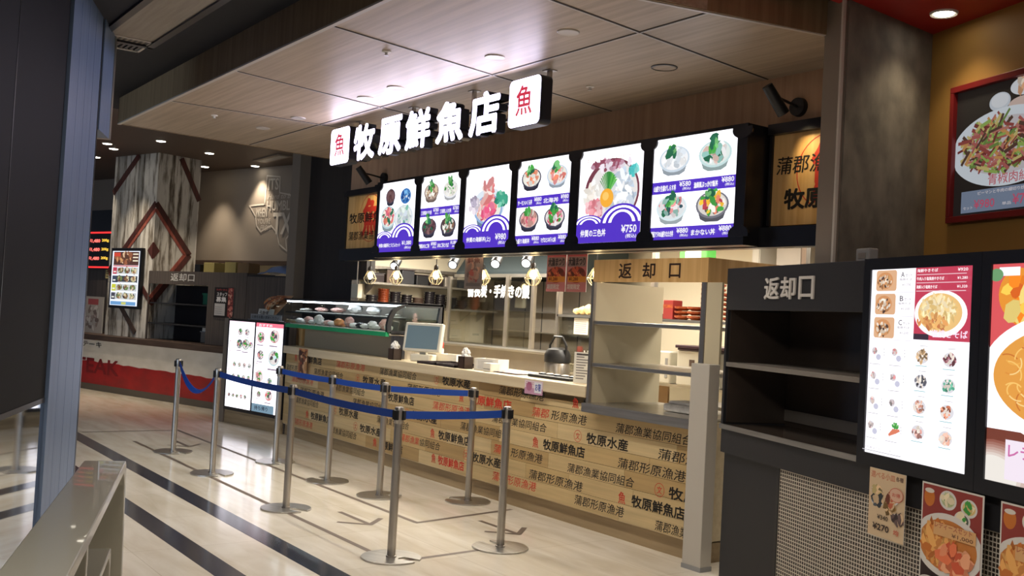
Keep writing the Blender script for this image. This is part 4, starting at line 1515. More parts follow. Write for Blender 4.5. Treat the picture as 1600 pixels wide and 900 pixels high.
# ------------------------------------------------------------------ glazed fish case on the counter
blk = thing('wood_end_block', 'square pale wood block at the end of the worktop beside the upright menu screens', 'block', (-11.64, 5.10, TOP))
MB().box(-0.24, 0.27, 0.0, 0.35, 0.0, 0.295).build('block', M['signwood'], blk, bevel=0.003)
MB().box(-0.24, 0.27, 0.0, 0.35, 0.295, 0.31).build('top_board', M['counterwood'], blk, bevel=0.003)
fc = thing('fish_display_case', 'long curved glass fish display case lit inside, standing on the worktop', 'display case', (-10.1, 5.10, TOP))
FL, FR2 = -1.25, 1.24
GL = -1.86
MB().box(FL, FR2 - 0.06, 0.03, 0.42, 0.0, 0.235).build('plinth', M['plinth'], fc)
MB().box(FR2 - 0.30, FR2, 0.0, 0.42, 0.0, 0.245).build('steel_pedestal', M['steel_up'], fc, bevel=0.004)
MB().box(FL, FR2, -0.20, 0.42, 0.236, 0.256).build('deck', M['steel'], fc)
MB().box(FL, FR2, -0.23, -0.19, 0.224, 0.268).build('green_glass_lip', mat('green_glass_lip', (36, 150, 96), 0.15), fc)
prof = [(-0.20, 0.27), (-0.205, 0.34), (-0.19, 0.42), (-0.15, 0.49), (-0.08, 0.535), (0.0, 0.553)]
g = MB()
v, f = [], []
for x in (GL, FR2 - 0.03):
    for yy, zz in prof[1:]:
        v.append((x, yy, zz))
n = len(prof) - 1
for i in range(n - 1):
    f.append((i, i + 1, n + i + 1, n + i))
g.add(v, f)
g.add([(FL, -0.205, 0.34), (FL, -0.20, 0.27), (FR2 - 0.03, -0.20, 0.27), (FR2 - 0.03, -0.205, 0.34)], [(0, 1, 2, 3)])
g.build('curved_glass', M['glass'], fc, smooth=True)
MB().box(GL, FR2, 0.0, 0.44, 0.548, 0.572).build('top_rail', M['darkgrey'], fc, bevel=0.004)
MB().box(GL + 0.06, FR2 - 0.08, 0.012, 0.030, 0.528, 0.546).build('light_tube', emit_mat('case_tube', (235, 242, 255), 16.0), fc)
e_ = MB()
out = [(-0.215, 0.25)] + [(a_ - 0.012, b_) for a_, b_ in prof] + [(0.0, 0.575), (0.44, 0.575), (0.44, 0.545)]
inn = [(-0.165, 0.28)] + [(a_ + 0.035, b_ - 0.012) for a_, b_ in prof[1:]] + [(0.0, 0.535), (0.40, 0.535), (0.40, 0.545)]
for i in range(len(out) - 2):
    j = min(i, len(inn) - 2)
    e_.prism([out[i], out[i + 1], inn[min(i + 1, len(inn) - 1)], inn[min(i, len(inn) - 1)]], 'yz', FR2 - 0.04, FR2)
e_.box(FR2 - 0.04, FR2, -0.17, 0.44, 0.245, 0.285)
e_.prism([(0.36, 0.28), (0.44, 0.28), (0.44, 0.575), (0.40, 0.575)], 'yz', FR2 - 0.04, FR2)
e_.build('end_frame', M['darkgrey'], fc)
MB().box(FR2 - 0.022, FR2 - 0.018, -0.15, 0.40, 0.28, 0.55).build('end_glass', M['glass'], fc)
MB().box(GL + 0.02, FR2 - 0.05, 0.02, 0.40, 0.395, 0.41).build('glass_shelf', M['hood'], fc)
MB().box(FL, FR2, 0.42, 0.44, 0.25, 0.55).build('back_panel', M['steel_dull'], fc)
rnd = random.Random(12)
for i in range(9):
    x = -1.10 + i * 0.262
    kind = ('wrap', 'meat', 'wrap', 'meat', 'fish_orange', 'meat', 'dark_bowl', 'wrap', 'meat')[i]
    lab = ('pale wrapped parcel', 'pink fish fillet pack', 'crumpled clear bag', 'pale pink fillet tray', 'orange fish pack', 'red and white fillet tray', 'dark shellfish tray', 'white wrapped pack', 'rosy fillet pack')[i] + ' lying on the deck of the glass fish case'
    t = thing('fish_pack', lab, 'fish pack', (-10.1 + x, 4.99, TOP + 0.258), 0, 'M', 'packs on the fish case deck')
    MB().box(-0.10, 0.10, -0.06, 0.08, 0.0, 0.015).build('pack_tray', M['white_paint'], t, bevel=0.004)
    mb = MB()
    mb.ball((-0.03, 0.01, 0.018 + 1.16 * (0.03 + 0.012 * (i % 3))), 0.07, 0.055, 0.03 + 0.012 * (i % 3), 12, 7, 0.14, rnd)
    mb.build('fish', M[kind], t, smooth=True)
    mb = MB()
    mb.ball((0.045, 0.02, 0.048), 0.05, 0.05, 0.026, 10, 6, 0.2, rnd)
    mb.build('garnish', M['fish_orange' if i == 4 else 'wrap'], t, smooth=True)
for i in range(6):
    x = -1.45 + i * 0.44
    lab = ('flat wrapped white parcel', 'pink fillet tray', 'pink and white fillet tray', 'big crumpled white bag', 'second crumpled white bag', 'thin white pack')[i] + ' on the upper shelf of the glass fish case'
    t = thing('fish_pack', lab, 'fish pack', (-10.1 + x, 5.22, TOP + 0.412), 0, 'M', 'packs on the fish case shelf')
    MB().box(-0.14, 0.14, -0.08, 0.08, 0.0, 0.012).build('pack_tray', M['white_paint'], t, bevel=0.004)
    hh = (0.025, 0.04, 0.045, 0.085, 0.07, 0.02)[i]
    mb = MB()
    mb.ball((0, 0, 0.014 + hh * 0.72), 0.125, 0.07, hh * 0.62, 14, 7, 0.13, rnd)
    mb.build('wrapped_food', M[('wrap', 'meat', 'meat', 'wrap', 'wrap', 'wrap')[i]], t, smooth=True)
# curled poster on the case end
cpst = thing('curled_poster', 'orange food poster curling over the end of the glass fish case', 'poster', (-12.32, 4.96, TOP + 0.31))
a = Art(0.52, 0.42, (214, 170, 130))
rnd = random.Random(15)
a.rect(0, 0, .52, .11, (226, 220, 206))
a.scatter(.26, .27, .22, .12, [(206, 96, 50), (230, 150, 90), (150, 70, 46), (240, 210, 170)], 50, .045, rnd)
a.text('うなぎ', .06, .02, .36, .09, (60, 40, 30), .02)
for i, (x_, y_, z_) in enumerate(a.mb.v):
    q = z_ / .42
    a.mb.v[i] = (x_ - 0.2, 0.02 + 0.26 * q * q + y_, 0.0 + 0.30 * math.sin(q * 1.45))
a.build('print', M['art_print'], cpst)

# ------------------------------------------------------------------ kitchen behind the counter
bk = thing('work_counter', 'long steel work counter inside the kitchen below the grill glass', 'work counter', (-9.6, 6.30, 0))
MB().box(-1.3, 1.58, 0.0, 0.30, 0.0, 1.19).build('cabinet', M['steel_dull'], bk)
MB().box(-1.33, 1.60, -0.03, 0.42, 1.19, 1.215).build('top', M['steel'], bk, bevel=0.004)
gl = thing('grill_screen', 'tall grill glass screen with white charcoal-eel lettering between steel posts', 'glass screen', (-9.45, 6.62, 1.216))
for x in (-1.03, 0.20, 0.69):
    MB().box(x - 0.025, x + 0.025, -0.02, 0.02, 0.0, 0.80).build('post', M['steel_up'], gl)
MB().box(-1.03, 0.69, -0.004, 0.004, 0.0, 0.76).build('pane', M['glass_smoke'], gl)
mb = MB()
lettering(mb, '備長炭・手焼きの鰻', -0.62, 0.55, 0.62, 0.70, -0.008, 0.03)
mb.build('pane_lettering', M['tissue'], gl)
hd = thing('grill_hood', 'dark steel extraction hood above the lettered grill glass', 'hood', (-9.3, 6.75, 2.02))
h_ = MB()
h_.prism([(0.0, 0.0), (0.0, 0.06), (0.35, 0.58), (0.95, 0.58), (0.95, 0.0)], 'yz', -1.25, 0.85)
h_.build('canopy', M['hood'], hd)
MB().box(-1.27, 0.87, -0.02, 0.0, -0.01, 0.03).build('rim', M['steel'], hd)
gr_ = thing('grill_back_cabinet', 'dull steel grill cabinet and flue wall behind the lettered glass', 'cabinet', (-9.3, 7.3, 0))
MB().box(-1.2, 0.85, 0.0, 0.5, 0.0, 1.99).build('flue_wall', M['steel_dull'], gr_)
for i in range(6):
    MB().box(-1.2 + i * 0.34, -1.19 + i * 0.34, -0.004, 0.0, 0.9, 2.0).build('seam', M['darkgrey'], gr_)
for zz in (1.62, 1.38):
    MB().box(-1.15, 0.8, -0.10, 0.0, zz, zz + 0.015).build('shelf', M['steel'], gr_)


def wall_shelf(z, y0, y1, lab):
    t = thing('wall_shelf', lab, 'shelf', (-11.1, (y0 + y1) / 2, z))
    L = (y1 - y0) / 2
    MB().box(0.0, 0.32, -L, L, -0.025, 0.0).build('board', M['steel'], t)
    for y in (-L + 0.1, L - 0.1):
        MB().prism([(0.0, -0.025), (0.26, -0.025), (0.0, -0.16)], 'xz', y - 0.006, y + 0.006).build('bracket', M['steel_dull'], t)


wall_shelf(1.89, 5.68, 7.3, 'upper steel shelf on the kitchen side wall carrying dark trays')
wall_shelf(1.62, 5.68, 7.3, 'lower steel shelf on the kitchen side wall carrying dark stacked bowls')
rnd = random.Random(31)
for i in range(7):
    y = 5.80 + i * 0.21
    t = thing('storage_tin', ('dark basket', 'brown basket of crockery', 'dark square tin', 'stacked black tray set', 'low black tray set', 'grey lidded tin', 'black tray set')[i] + f' on the upper kitchen side shelf, {("first", "second", "third", "fourth", "fifth", "sixth", "seventh")[i]} from the opening', 'tin', (-10.93, y, 1.89))
    hh = (0.10, 0.16, 0.17, 0.12, 0.10, 0.13, 0.09)[i]
    MB().box(-0.11, 0.11, -0.09, 0.09, 0.0, hh).build('tin', M[('tray', 'ledge', 'darkgrey', 'plastic_black', 'tray', 'steel_dull', 'plastic_black')[i]], t, bevel=0.01)
    MB().box(-0.115, 0.115, -0.095, 0.095, hh, hh + 0.012).build('rim', M['tray'], t, bevel=0.003)
for i in range(9):
    y = 5.78 + i * 0.165
    nb = 3 + (i * 7) % 4
    for k in range(nb):
        if k == 0:
            col_ = ('dark glazed', 'red lacquer', 'dark glazed', 'dark glazed', 'brown', 'dark glazed', 'dark glazed', 'dark glazed', 'brown')[i]
        t = thing('bowl', f'{col_} bowl stacked on the lower kitchen side shelf', 'bowl', (-10.93, y, 1.62 + 0.028 * k), 0, 'M', f'{col_} bowls on the lower kitchen shelf')
        m_ = {'dark glazed': 'dark_bowl', 'red lacquer': 'bowl_red', 'brown': 'ledge'}[col_]
        MB().lathe([(0.030, 0.0), (0.032, 0.006), (0.060, 0.030), (0.074, 0.058), (0.070, 0.058), (0.055, 0.032), (0.0, 0.014)], n=18).build('bowl_body', M[m_], t, smooth=True)
# dispensers on side wall
for i, (y, z, w_, h_, lab) in enumerate(((7.02, 1.42, .16, .17, 'white paper towel dispenser on the kitchen side wall under the shelf'), (7.05, 1.24, .20, .12, 'white soap dispenser on the kitchen side wall below the towel box'), (7.38, 1.20, .20, .36, 'pale switch cabinet on the kitchen side wall beside the dispensers'))):
    t = thing('wall_dispenser', lab, 'dispenser', (-11.1, y, z))
    MB().box(0.0, 0.11, -w_ / 2, w_ / 2, 0, h_).build('case', M['white_paint'], t, bevel=0.008)
    MB().box(0.11, 0.114, -w_ / 4, w_ / 4, h_ * .25, h_ * .32).build('slot', M['plastic_grey'], t)
# hanging price box on its cord
hb = thing('hanging_box', 'small cream box hanging on a white cord over the glass fish case', 'hanging box', (-10.62, 5.42, 1.68))
MB().box(-0.085, 0.085, -0.03, 0.03, 0.0, 0.165).build('box', M['cream'], hb, bevel=0.004)
MB().cyl((0.0, 0, 0.165), (0.0, 0, 0.92), 0.008, n=8).build('cord', M['white_paint'], hb)


def pendant(x, y, z, lab, first=[]):
    if not first:
        t = thing('cage_pendant', lab, 'pendant lamp', (x, y, z), group='cage pendant lamps')
        first.append(t)
        MB().cyl((0, 0, 0.115), (0, 0, 0.95), 0.005, n=8).build('cord', M['plastic_black'], t)
        MB().lathe([(0.016, 0.055), (0.024, 0.06), (0.024, 0.10), (0.012, 0.118)], n=16).build('socket', M['plastic_black'], t, smooth=True)
        MB().ball((0, 0, 0.01), 0.032, 0.032, 0.045, 14, 10).build('bulb', M['bulb'], t, smooth=True)
        c_ = MB()
        for k in range(8):
            a_ = 2 * PI * k / 8
            c_.tube([(r_ * math.cos(a_), r_ * math.sin(a_), zz) for r_, zz in ((0.026, 0.065), (0.040, 0.045), (0.078, -0.025), (0.062, -0.060), (0.034, -0.088))], 0.0035, 6)
        for r_, zz in ((0.078, -0.025), (0.034, -0.088)):
            c_.tube([(r_ * math.cos(2 * PI * i / 8), r_ * math.sin(2 * PI * i / 8), zz) for i in range(8)], 0.0035, 6, True)
        c_.build('cage', M['cage'], t)
    else:
        t = copy_tree(first[0])
        t.location = (x, y, z)
        t['label'] = lab
    return t


NAMES = ['cage pendant lamp over the fish case, first from the dark wall', 'cage pendant lamp over the fish case, second from the dark wall', 'cage pendant lamp over the register, beside the steel post', 'cage pendant lamp hanging in front of the grill lettering', 'cage pendant lamp beside the two pink posters', 'cage pendant lamp half hidden by the tray return shelf']
for x, lab in zip((-10.46, -9.84, -8.995, -8.123, -7.304, -6.42), NAMES):
    pendant(x, 5.5, 1.94, lab)


LENS = emit_mat('spot_lens', (244, 250, 255), 5.0)


def track_spot(x, y, z, lab, first=[]):
    if not first:
        t = thing('track_spot', lab, 'spot lamp', (x, y, z), group='kitchen spot lamps')
        first.append(t)
        MB().box(-0.07, 0.07, -0.02, 0.02, 0.02, 0.06).build('track_adapter', M['plastic_black'], t)
        MB().cyl((0, 0, 0.03), (0, 0, -0.05), 0.012, n=10).build('arm', M['plastic_black'], t)
        MB().cyl((-0.03, 0.05, -0.03), (0.045, -0.04, -0.10), 0.045, 0.052, 16).build('head', M['plastic_black'], t, smooth=True)
        MB().cyl((0.0455, -0.0405, -0.1005), (0.048, -0.0435, -0.103), 0.040, 0.040, 16).build('lens', LENS, t)
    else:
        t = copy_tree(first[0])
        t.location = (x, y, z)
        t['label'] = lab
    return t


for x, y, lab in ((-10.75, 5.60, 'bright spot lamp under the menu lightbox above the first cage pendant'), (-10.05, 5.60, 'bright spot lamp under the menu lightbox above the second cage pendant'), (-8.82, 5.60, 'bright spot lamp under the menu lightbox beside the grill hood'), (-8.05, 5.60, 'bright spot lamp in front of the grill hood, over its lettering'), (-7.55, 5.60, 'bright spot lamp in front of the grill hood, by the pink posters')):
    track_spot(x, 5.60, 2.16, lab)
    hang = MB().cyl((0, 0, 0.06), (0, 0, 0.44), 0.012, n=8)
    for o in [o for o in bpy.data.objects if o.get('label') == lab]:
        hang.build('drop_rod', M['plastic_black'], o)
tk = thing('ceiling_track', 'black lamp track under the kitchen ceiling', 'lamp track', (-8.9, 5.60, 2.59))
MB().box(-2.0, 2.2, -0.02, 0.02, -0.03, 0.008).build('rail', M['plastic_black'], tk)
MB().box(-2.03, -2.0, -0.022, 0.022, -0.032, 0.008).build('end_cap', M['plastic_grey'], tk)

# posters hanging behind the lightbox
for i, (x0, x1, lab) in enumerate(((-6.846, -6.585, 'pink fish poster hanging under the lightbox, nearer the grill glass'), (-6.572, -6.313, 'pink fish poster hanging under the lightbox, nearer the tray return shelf'))):
    t = thing('hanging_poster', lab, 'poster', (x0, 5.30, 1.79), group='pink hanging posters')
    a = Art(x1 - x0, 0.34, (206, 128, 128))
    rnd = random.Random(8)
    w_, h_ = a.w, a.h
    a.rect(0, h_ * .88, w_, h_ * .97, (196, 90, 96))
    a.rect(w_ * .05, h_ * .62, w_ * .95, h_ * .86, (150, 130, 126))
    a.text('大漁まつり', w_ * .06, h_ * .64, w_ * .92, h_ * .85, (60, 50, 54), .03)
    a.ell(w_ * .5, h_ * .42, w_ * .46, h_ * .20, (150, 60, 50))
    a.scatter(w_ * .5, h_ * .44, w_ * .36, h_ * .14, [(206, 96, 70), (230, 140, 90), (120, 60, 50)], 40, w_ * .06, rnd)
    a.rect(w_ * .08, h_ * .24, w_ * .98, h_ * .38, (224, 146, 60))
    a.text('¥1,280', w_ * .14, h_ * .26, w_ * .6, h_ * .36, (120, 40, 30), .03)
    a.text('期間限定', w_ * .06, h_ * .06, w_ * .7, h_ * .19, (236, 220, 214), .02)
    a.build('print', M['art_print'], t)
    MB().box(0, x1 - x0, 0.001, 0.004, 0, 0.34).build('backing', M['tissue'], t)
    for q in (0.06, x1 - x0 - 0.06):
        MB().cyl((q, 0.002, 0.34), (q, 0.002, 0.81), 0.0015, n=6).build('string', M['plastic_grey'], t)
t = thing('translucent_poster', 'faded translucent fish poster hanging in front of the grill hood', 'poster', (-8.20, 5.34, 1.80))
a = Art(0.31, 0.32, (150, 138, 130))
rnd = random.Random(19)
a.scatter(.15, .17, .11, .10, [(170, 90, 80), (140, 120, 112), (190, 150, 130)], 26, .035, rnd)
a.rect(.03, .03, .28, .06, (120, 110, 104))
a.text('鮮魚', .04, .25, .26, .31, (96, 60, 56), .03)
a.build('print', M['art_print'], t)
for q in (0.04, 0.27):
    MB().cyl((q, 0.002, 0.32), (q, 0.002, 0.80), 0.0015, n=6).build('string', M['plastic_grey'], t)

# pass shelf with bowls and plates in the kitchen's bright part
ps = thing('pass_shelf', 'steel pass shelf with bowls between the grill glass and the bright kitchen wall', 'shelf', (-6.9, 6.32, 0))
for x in (-1.06, 0.30, 1.95, 2.1):
    MB().box(x - 0.022, x + 0.022, 0.0, 0.05, 0.0, 2.59 if x < 1.9 else 2.3).build('post', M['steel_up'], ps)
MB().box(-1.06, 2.1, 0.0, 0.32, 1.585, 1.61).build('shelf_board', M['steel'], ps)
MB().box(-1.06, 2.1, 0.0, 0.32, 1.02, 1.045).build('table_top', M['steel'], ps)
pa = MB().box(-1.06, 0.30, 0.02, 0.03, 1.045, 1.585)
pa.build('glass_panel', M['glass_smoke'], ps)
a = Art(0.22, 0.16, (226, 224, 214))
for k in range(6):
    a.rect(.02, .02 + k * .02, .19, .028 + k * .02, (170, 168, 160))
t = thing('paper_notice', 'white paper notice taped to the glass below the food shelf', 'notice', (-7.70, 6.335, 1.42))
a.build('sheet', M['art_print'], t)
rnd = random.Random(77)
for i in range(8):
    x = -7.78 + i * 0.085
    t = thing('food_piece', f'cream fritter on the pass shelf, {("first","second","third","fourth","fifth","sixth","seventh","eighth")[i]} from the grill', 'food', (x, 6.44, 1.611))
    MB().ball((0, 0, 0.036 + 0.011 * (i % 3)), 0.040, 0.05, 0.032 + 0.010 * (i % 3), 12, 7, 0.10, rnd).build('fritter', M['bowl_cream'], t, smooth=True)
for i in range(4):
    t = thing('red_dish', f'low red lacquer dish on the pass shelf, {("first","second","third","fourth")[i]} after the fritters', 'dish', (-7.06 + i * 0.148, 6.46, 1.611))
    MB().lathe([(0.04, 0), (0.060, 0.02), (0.070, 0.045), (0.066, 0.045), (0.05, 0.02), (0.0, 0.012)], n=18).build('dish_body', M['bowl_red'], t, smooth=True)
t = thing('red_box', 'dark red box standing at the end of the pass shelf by the tray return shelf', 'box', (-6.47, 6.46, 1.611))
MB().box(-0.06, 0.06, -0.06, 0.06, 0, 0.17).build('carton', mat('dark_red_card', (130, 36, 32), 0.5), t, bevel=0.004)
MB().box(-0.06, 0.06, -0.0605, -0.060, 0.10, 0.13).build('label_band', M['bowl_red'], t)
# stacks of red lacquer bowls seen through the return shelf
for si, (x, nb, w_) in enumerate(((-6.33, 3, 0.075), (-6.17, 3, .08), (-5.98, 8, 0.105), (-5.75, 6, 0.10), (-5.52, 1, 0.10))):
    sl_ = ('of the stack by the red box', 'of the low middle stack', 'in the tallest stack', 'in the stack behind the tallest', 'standing alone after the stacks')[si]
    for k in range(nb):
        lev = ('lowest', 'second', 'third', 'fourth', 'fifth', 'sixth', 'seventh', 'eighth')[k] if k < nb - 1 or nb == 1 else 'topmost'
        t = thing('lacquer_bowl', f'red lacquer bowl on the shelf, {lev} from below {sl_}' if lev not in ('lowest', 'topmost') else f'red lacquer bowl on the pass shelf, {lev} {sl_}', 'bowl', (x, 6.45, 1.611 + 0.040 * k))
        MB().lathe([(w_ * .55, 0.0), (w_ * .58, 0.006), (w_, 0.02), (w_ * 1.02, 0.036), (w_ * .95, 0.036), (w_ * .7, 0.014), (0, 0.010)], n=20).build('bowl_body', M['bowl_red'], t, smooth=True)
# white appliances and the tray seen through the lower bays
for i, (x, z, w_, h_, lab) in enumerate(((-5.98, 1.046, .50, .30, 'cream rice cooker box with two dark windows seen through the middle bay'), (-6.50, 1.046, .20, .28, 'plain cream box beside the rice cooker seen through the middle bay'))):
    t = thing('rice_cooker_box', lab, 'appliance', (x + (0.09 if i else 0), 6.42, z))
    MB().box(-w_ / 2, w_ / 2, -0.12, 0.18, 0, h_).build('case', M['beige_plastic'], t, bevel=0.01)
    if i == 0:
        for zz in (0.09, 0.17):
            MB().box(-0.10, -0.04, -0.123, -0.119, zz, zz + 0.055).build('window', M['ledge'], t)
    else:
        MB().box(0.04, 0.07, -0.123, -0.119, 0.05, 0.22).build('handle', M['plastic_grey'], t)
t = thing('dark_tray_stack', 'dark purple tray lying on the cream appliance seen through the middle bay', 'tray', (-5.92, 6.42, 1.347))
MB().box(-0.30, 0.32, -0.13, 0.18, 0, 0.018).box(-0.32, 0.34, -0.14, 0.19, 0.018, 0.045).build('tray_body', mat('plum_tray', (58, 34, 44), 0.4), t, bevel=0.006)
MB().box(-0.05, 0.30, -0.08, 0.10, 0.045, 0.05).build('liner', M['tissue'], t)
uc = thing('under_shelf_cabinet', 'cream cabinet with dark slots seen through the lowest bay of the return shelf', 'cabinet', (-6.1, 6.70, 0))
MB().box(-0.6, 0.9, 0.0, 0.4, 0.0, 1.015).build('case', M['beige_plastic'], uc)
for x in (-0.40, -0.02, 0.35):
    MB().box(x, x + 0.24, -0.004, 0.0, 0.80, 0.88).build('slot', M['ledge'], uc)
for i in range(3):
    t = thing('black_bowl', f'black bowl stacked beyond the lowest bay, {("lowest", "middle", "topmost")[i]} of three', 'bowl', (-4.93, 5.92, 0.962 + 0.065 * i))
    MB().lathe([(0.05, 0), (0.075, 0.02), (0.085, 0.06), (0.08, 0.06), (0.05, 0.02), (0, 0.012)], n=18).build('bowl_body', M['dark_bowl'], t, smooth=True)
bsd = thing('side_table', 'low steel side table behind the tray return shelf', 'table', (-5.1, 5.92, 0))
MB().box(-0.55, 0.45, -0.2, 0.2, 0.93, 0.96).build('top', M['steel'], bsd)
for q in ((-.5, -.16), (.4, -.16), (-.5, .16), (.4, .16)):
    MB().box(q[0] - .02, q[0] + .02, q[1] - .02, q[1] + .02, 0, .93).build('leg', M['steel_up'], bsd)
# apron and blue monitor by the kitchen's white wall
t = thing('hanging_mitt', 'pink and black printed mitt hanging below the pass shelf', 'mitt', (-7.02, 6.30, 1.30))
MB().ball((0, 0, 0.10), 0.055, 0.025, 0.14, 12, 8, 0.08, rnd).build('mitt_body', M['meat'], t, smooth=True)
MB().ball((0.045, 0.0, 0.02), 0.04, 0.022, 0.07, 10, 7, 0.08, rnd).build('thumb', M['dark_bowl'], t, smooth=True)
MB().cyl((0, 0.0, 0.22), (0, 0.02, 0.285), 0.003, n=6).build('loop', M['plastic_black'], t)
t = thing('kitchen_monitor', 'dark blue order monitor below the pass shelf beside the pink mitt', 'monitor', (-6.72, 6.42, 1.046))
MB().box(-0.13, 0.13, 0.0, 0.03, 0.12, 0.36).build('panel', M['plastic_black'], t, bevel=0.005)
MB().box(-0.115, 0.115, -0.003, 0.0, 0.135, 0.345).build('screen', mat('blue_screen_glass', (52, 84, 120), 0.2), t)
MB().box(-0.03, 0.03, 0.0, 0.03, 0.0, 0.12).build('stand', M['plastic_black'], t)
MB().box(-0.09, 0.09, -0.05, 0.08, 0.0, 0.012).build('foot', M['plastic_black'], t)
t = thing('wood_shelf_unit', 'brown wooden shelf unit under the pass shelf beside the cream cabinet', 'shelf unit', (-7.10, 6.75, 0))
MB().box(-0.33, 0.33, 0.0, 0.3, 0.0, 0.98).build('carcass', M['carton_brown'], t)
MB().box(-0.3, 0.3, -0.02, 0.0, 0.55, 0.58).build('shelf', M['ledge'], t)
# lamp and tall frame seen above the return shelf header
t = thing('door_closer', 'grey fire damper box with a cord above the tray return shelf', 'box', (-5.02, 6.9, 2.22))
MB().box(-0.07, 0.07, -0.05, 0.05, 0.0, 0.38).build('case', M['plastic_grey'], t)
MB().cyl((0.02, 0, 0.0), (0.03, 0, -0.30), 0.012, 0.006, 8).build('cord', M['plastic_black'], t)
for i, (x, w_, mm) in enumerate(((-6.6, .10, 'white_paint'), (-6.2, .30, 'steel_dull'), (-5.75, .14, 'white_paint'), (-5.3, .28, 'steel_dull'))):
    t = thing('kitchen_locker', ('narrow white', 'grey steel', 'white', 'wide grey steel')[i] + ' upright locker against the kitchen back wall above the return shelf', 'locker', (x, 7.7, 0))
    MB().box(-w_ / 2, w_ / 2, 0, 0.28, 0, 2.55).build('body', M[mm], t)
    MB().box(-w_ / 2 + .01, w_ / 2 - .01, -0.01, 0, 0.05, 2.5).build('door', M[mm], t)
t = thing('drain_pipe', 'dark bent steel pipe standing behind the charcoal return shelf', 'pipe', (-4.62, 6.3, 0))
MB().tube([(0, 0, 0), (0, 0, 2.26), (-0.03, 0, 2.28), (-0.17, 0, 2.27)], 0.013).build('pipe', M['lamp_dark'], t, smooth=True)
MB().lathe([(0.05, 0), (0.05, 0.02), (0.02, 0.03)], n=16).build('flange', M['lamp_dark'], t)
t = thing('green_bag', 'pale bag with green corners on the pass shelf above the return shelf header', 'bag', (-6.33, 6.6, 2.0))
MB().box(-0.16, 0.16, -0.06, 0.06, 0.0, 0.24).build('bag_body', M['tissue'], t, bevel=0.02)
for q in (-1, 1):
    MB().box(q * 0.13 - 0.035, q * 0.13 + 0.035, -0.064, 0.064, 0.15, 0.243).build('corner', mat('green_film', (70, 150, 60), 0.4), t, bevel=0.01)
MB().box(-0.5, 0.5, -0.1, 0.12, -0.03, 0.0).build('rack_board', M['steel'], t)

# ------------------------------------------------------------------ noodle shop front: charcoal return shelf, lit menus, tiles, posters
UW = 1.425
ru = thing('charcoal_return_shelf', 'charcoal tray return shelf with white lettering on its header and two dark open bays', 'shelf unit', (0, 0, 0), fr='R')
MB().box(0.0, UW, 0.0, 0.03, 1.670, 1.930).build('header', M['darkgrey'], ru, bevel=0.003)
MB().box(0.0, UW, 0.03, 0.46, 1.905, 1.930).build('top_panel', M['darkgrey'], ru)
lm = [('返', 0.443, 0.598), ('却', 0.615, 0.765), ('口', 0.800, 0.942)]
for ch, a_, b_ in lm:
    mb = MB()
    lettering(mb, ch, a_, 1.735, b_, 1.862, -0.010, 0.022, 0.0, None, 0.009)
    mb.build('header_letter', M['white_letter'], ru)
MB().box(-0.012, 0.014, 0.0, 0.46, 0.933, 1.930).build('side_panel', M['darkgrey'], ru)
MB().box(UW - 0.04, UW, 0.0, 0.46, 0.933, 1.930).build('side_panel', M['darkgrey'], ru)
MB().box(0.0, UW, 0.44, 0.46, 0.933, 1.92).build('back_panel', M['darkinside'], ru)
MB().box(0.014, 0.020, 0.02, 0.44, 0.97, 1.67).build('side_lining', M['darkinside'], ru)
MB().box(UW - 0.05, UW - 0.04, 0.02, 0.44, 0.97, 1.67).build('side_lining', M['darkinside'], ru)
MB().box(0.014, UW - 0.04, 0.002, 0.43, 1.318, 1.345).build('shelf', M['steel_dull'], ru, bevel=0.002)
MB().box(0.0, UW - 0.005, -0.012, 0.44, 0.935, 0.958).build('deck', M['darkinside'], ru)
MB().box(0.0, UW - 0.005, -0.018, -0.010, 0.932, 0.962).build('deck_lip', M['steel'], ru)
for zz in (1.03, 1.06, 1.37, 1.40, 1.52, 1.57):
    MB().box(UW - 0.0535, UW - 0.050, 0.05, 0.08, zz, zz + 0.022).build('shelf_clip', M['steel'], ru)
for t_ in (0,):
    mb = MB().box(0.014, UW - 0.04, 0.43, 0.438, 0.99, 1.06)
    mb.build('back_rail', M['steel_dull'], ru)
bd = thing('charcoal_counter_base', 'charcoal band and dark base panels below the noodle shop screens and shelf', 'counter base', (0, 0, 0), fr='R')
MB().box(0.0, 4.2, 0.0, 0.44, 0.786, 0.932).build('band', M['darkgrey'], bd)
MB().box(0.0, 0.625, 0.03, 0.4, 0.0, 0.786).build('base_panel', M['darkgrey'], bd)
MB().box(0.625, 0.655, 0.015, 0.4, 0.0, 0.786).build('tile_edge_trim', M['blackbox'], bd)
tp = MB().box(0.655, 4.2, 0.02, 0.4, 0.0, 0.786)
tp.build('mosaic_face', M['tile'], bd)

AT = [((40, 34, 32)), ((70, 40, 40))]


def noodle_screen(x0, x1, draw, name, lab):
    t = thing(name, lab, 'menu screen', (x0, -0.055, 0.935), fr='R')
    W_ = x1 - x0
    MB().box(0, W_, 0.012, 0.055, 0, 0.993).build('housing', M['blackbox'], t)
    f_ = MB()
    b1, b2, b3 = 0.052, 0.052, 0.052
    f_.box(0, W_, 0, 0.012, 0, 0.062).box(0, W_, 0, 0.012, 0.938, 0.993).box(0, b1, 0, 0.012, 0.062, 0.938).box(W_ - b2, W_, 0, 0.012, 0.062, 0.938)
    f_.build('bezel', M['blackbox'], t)
    a = Art(W_ - b1 - b2, 0.876, (252, 248, 255, 1.35))
    draw(a)
    o = a.build('lit_picture', M['art_screen'], t)
    o.location = (b1, 0.009, 0.062)
    return t


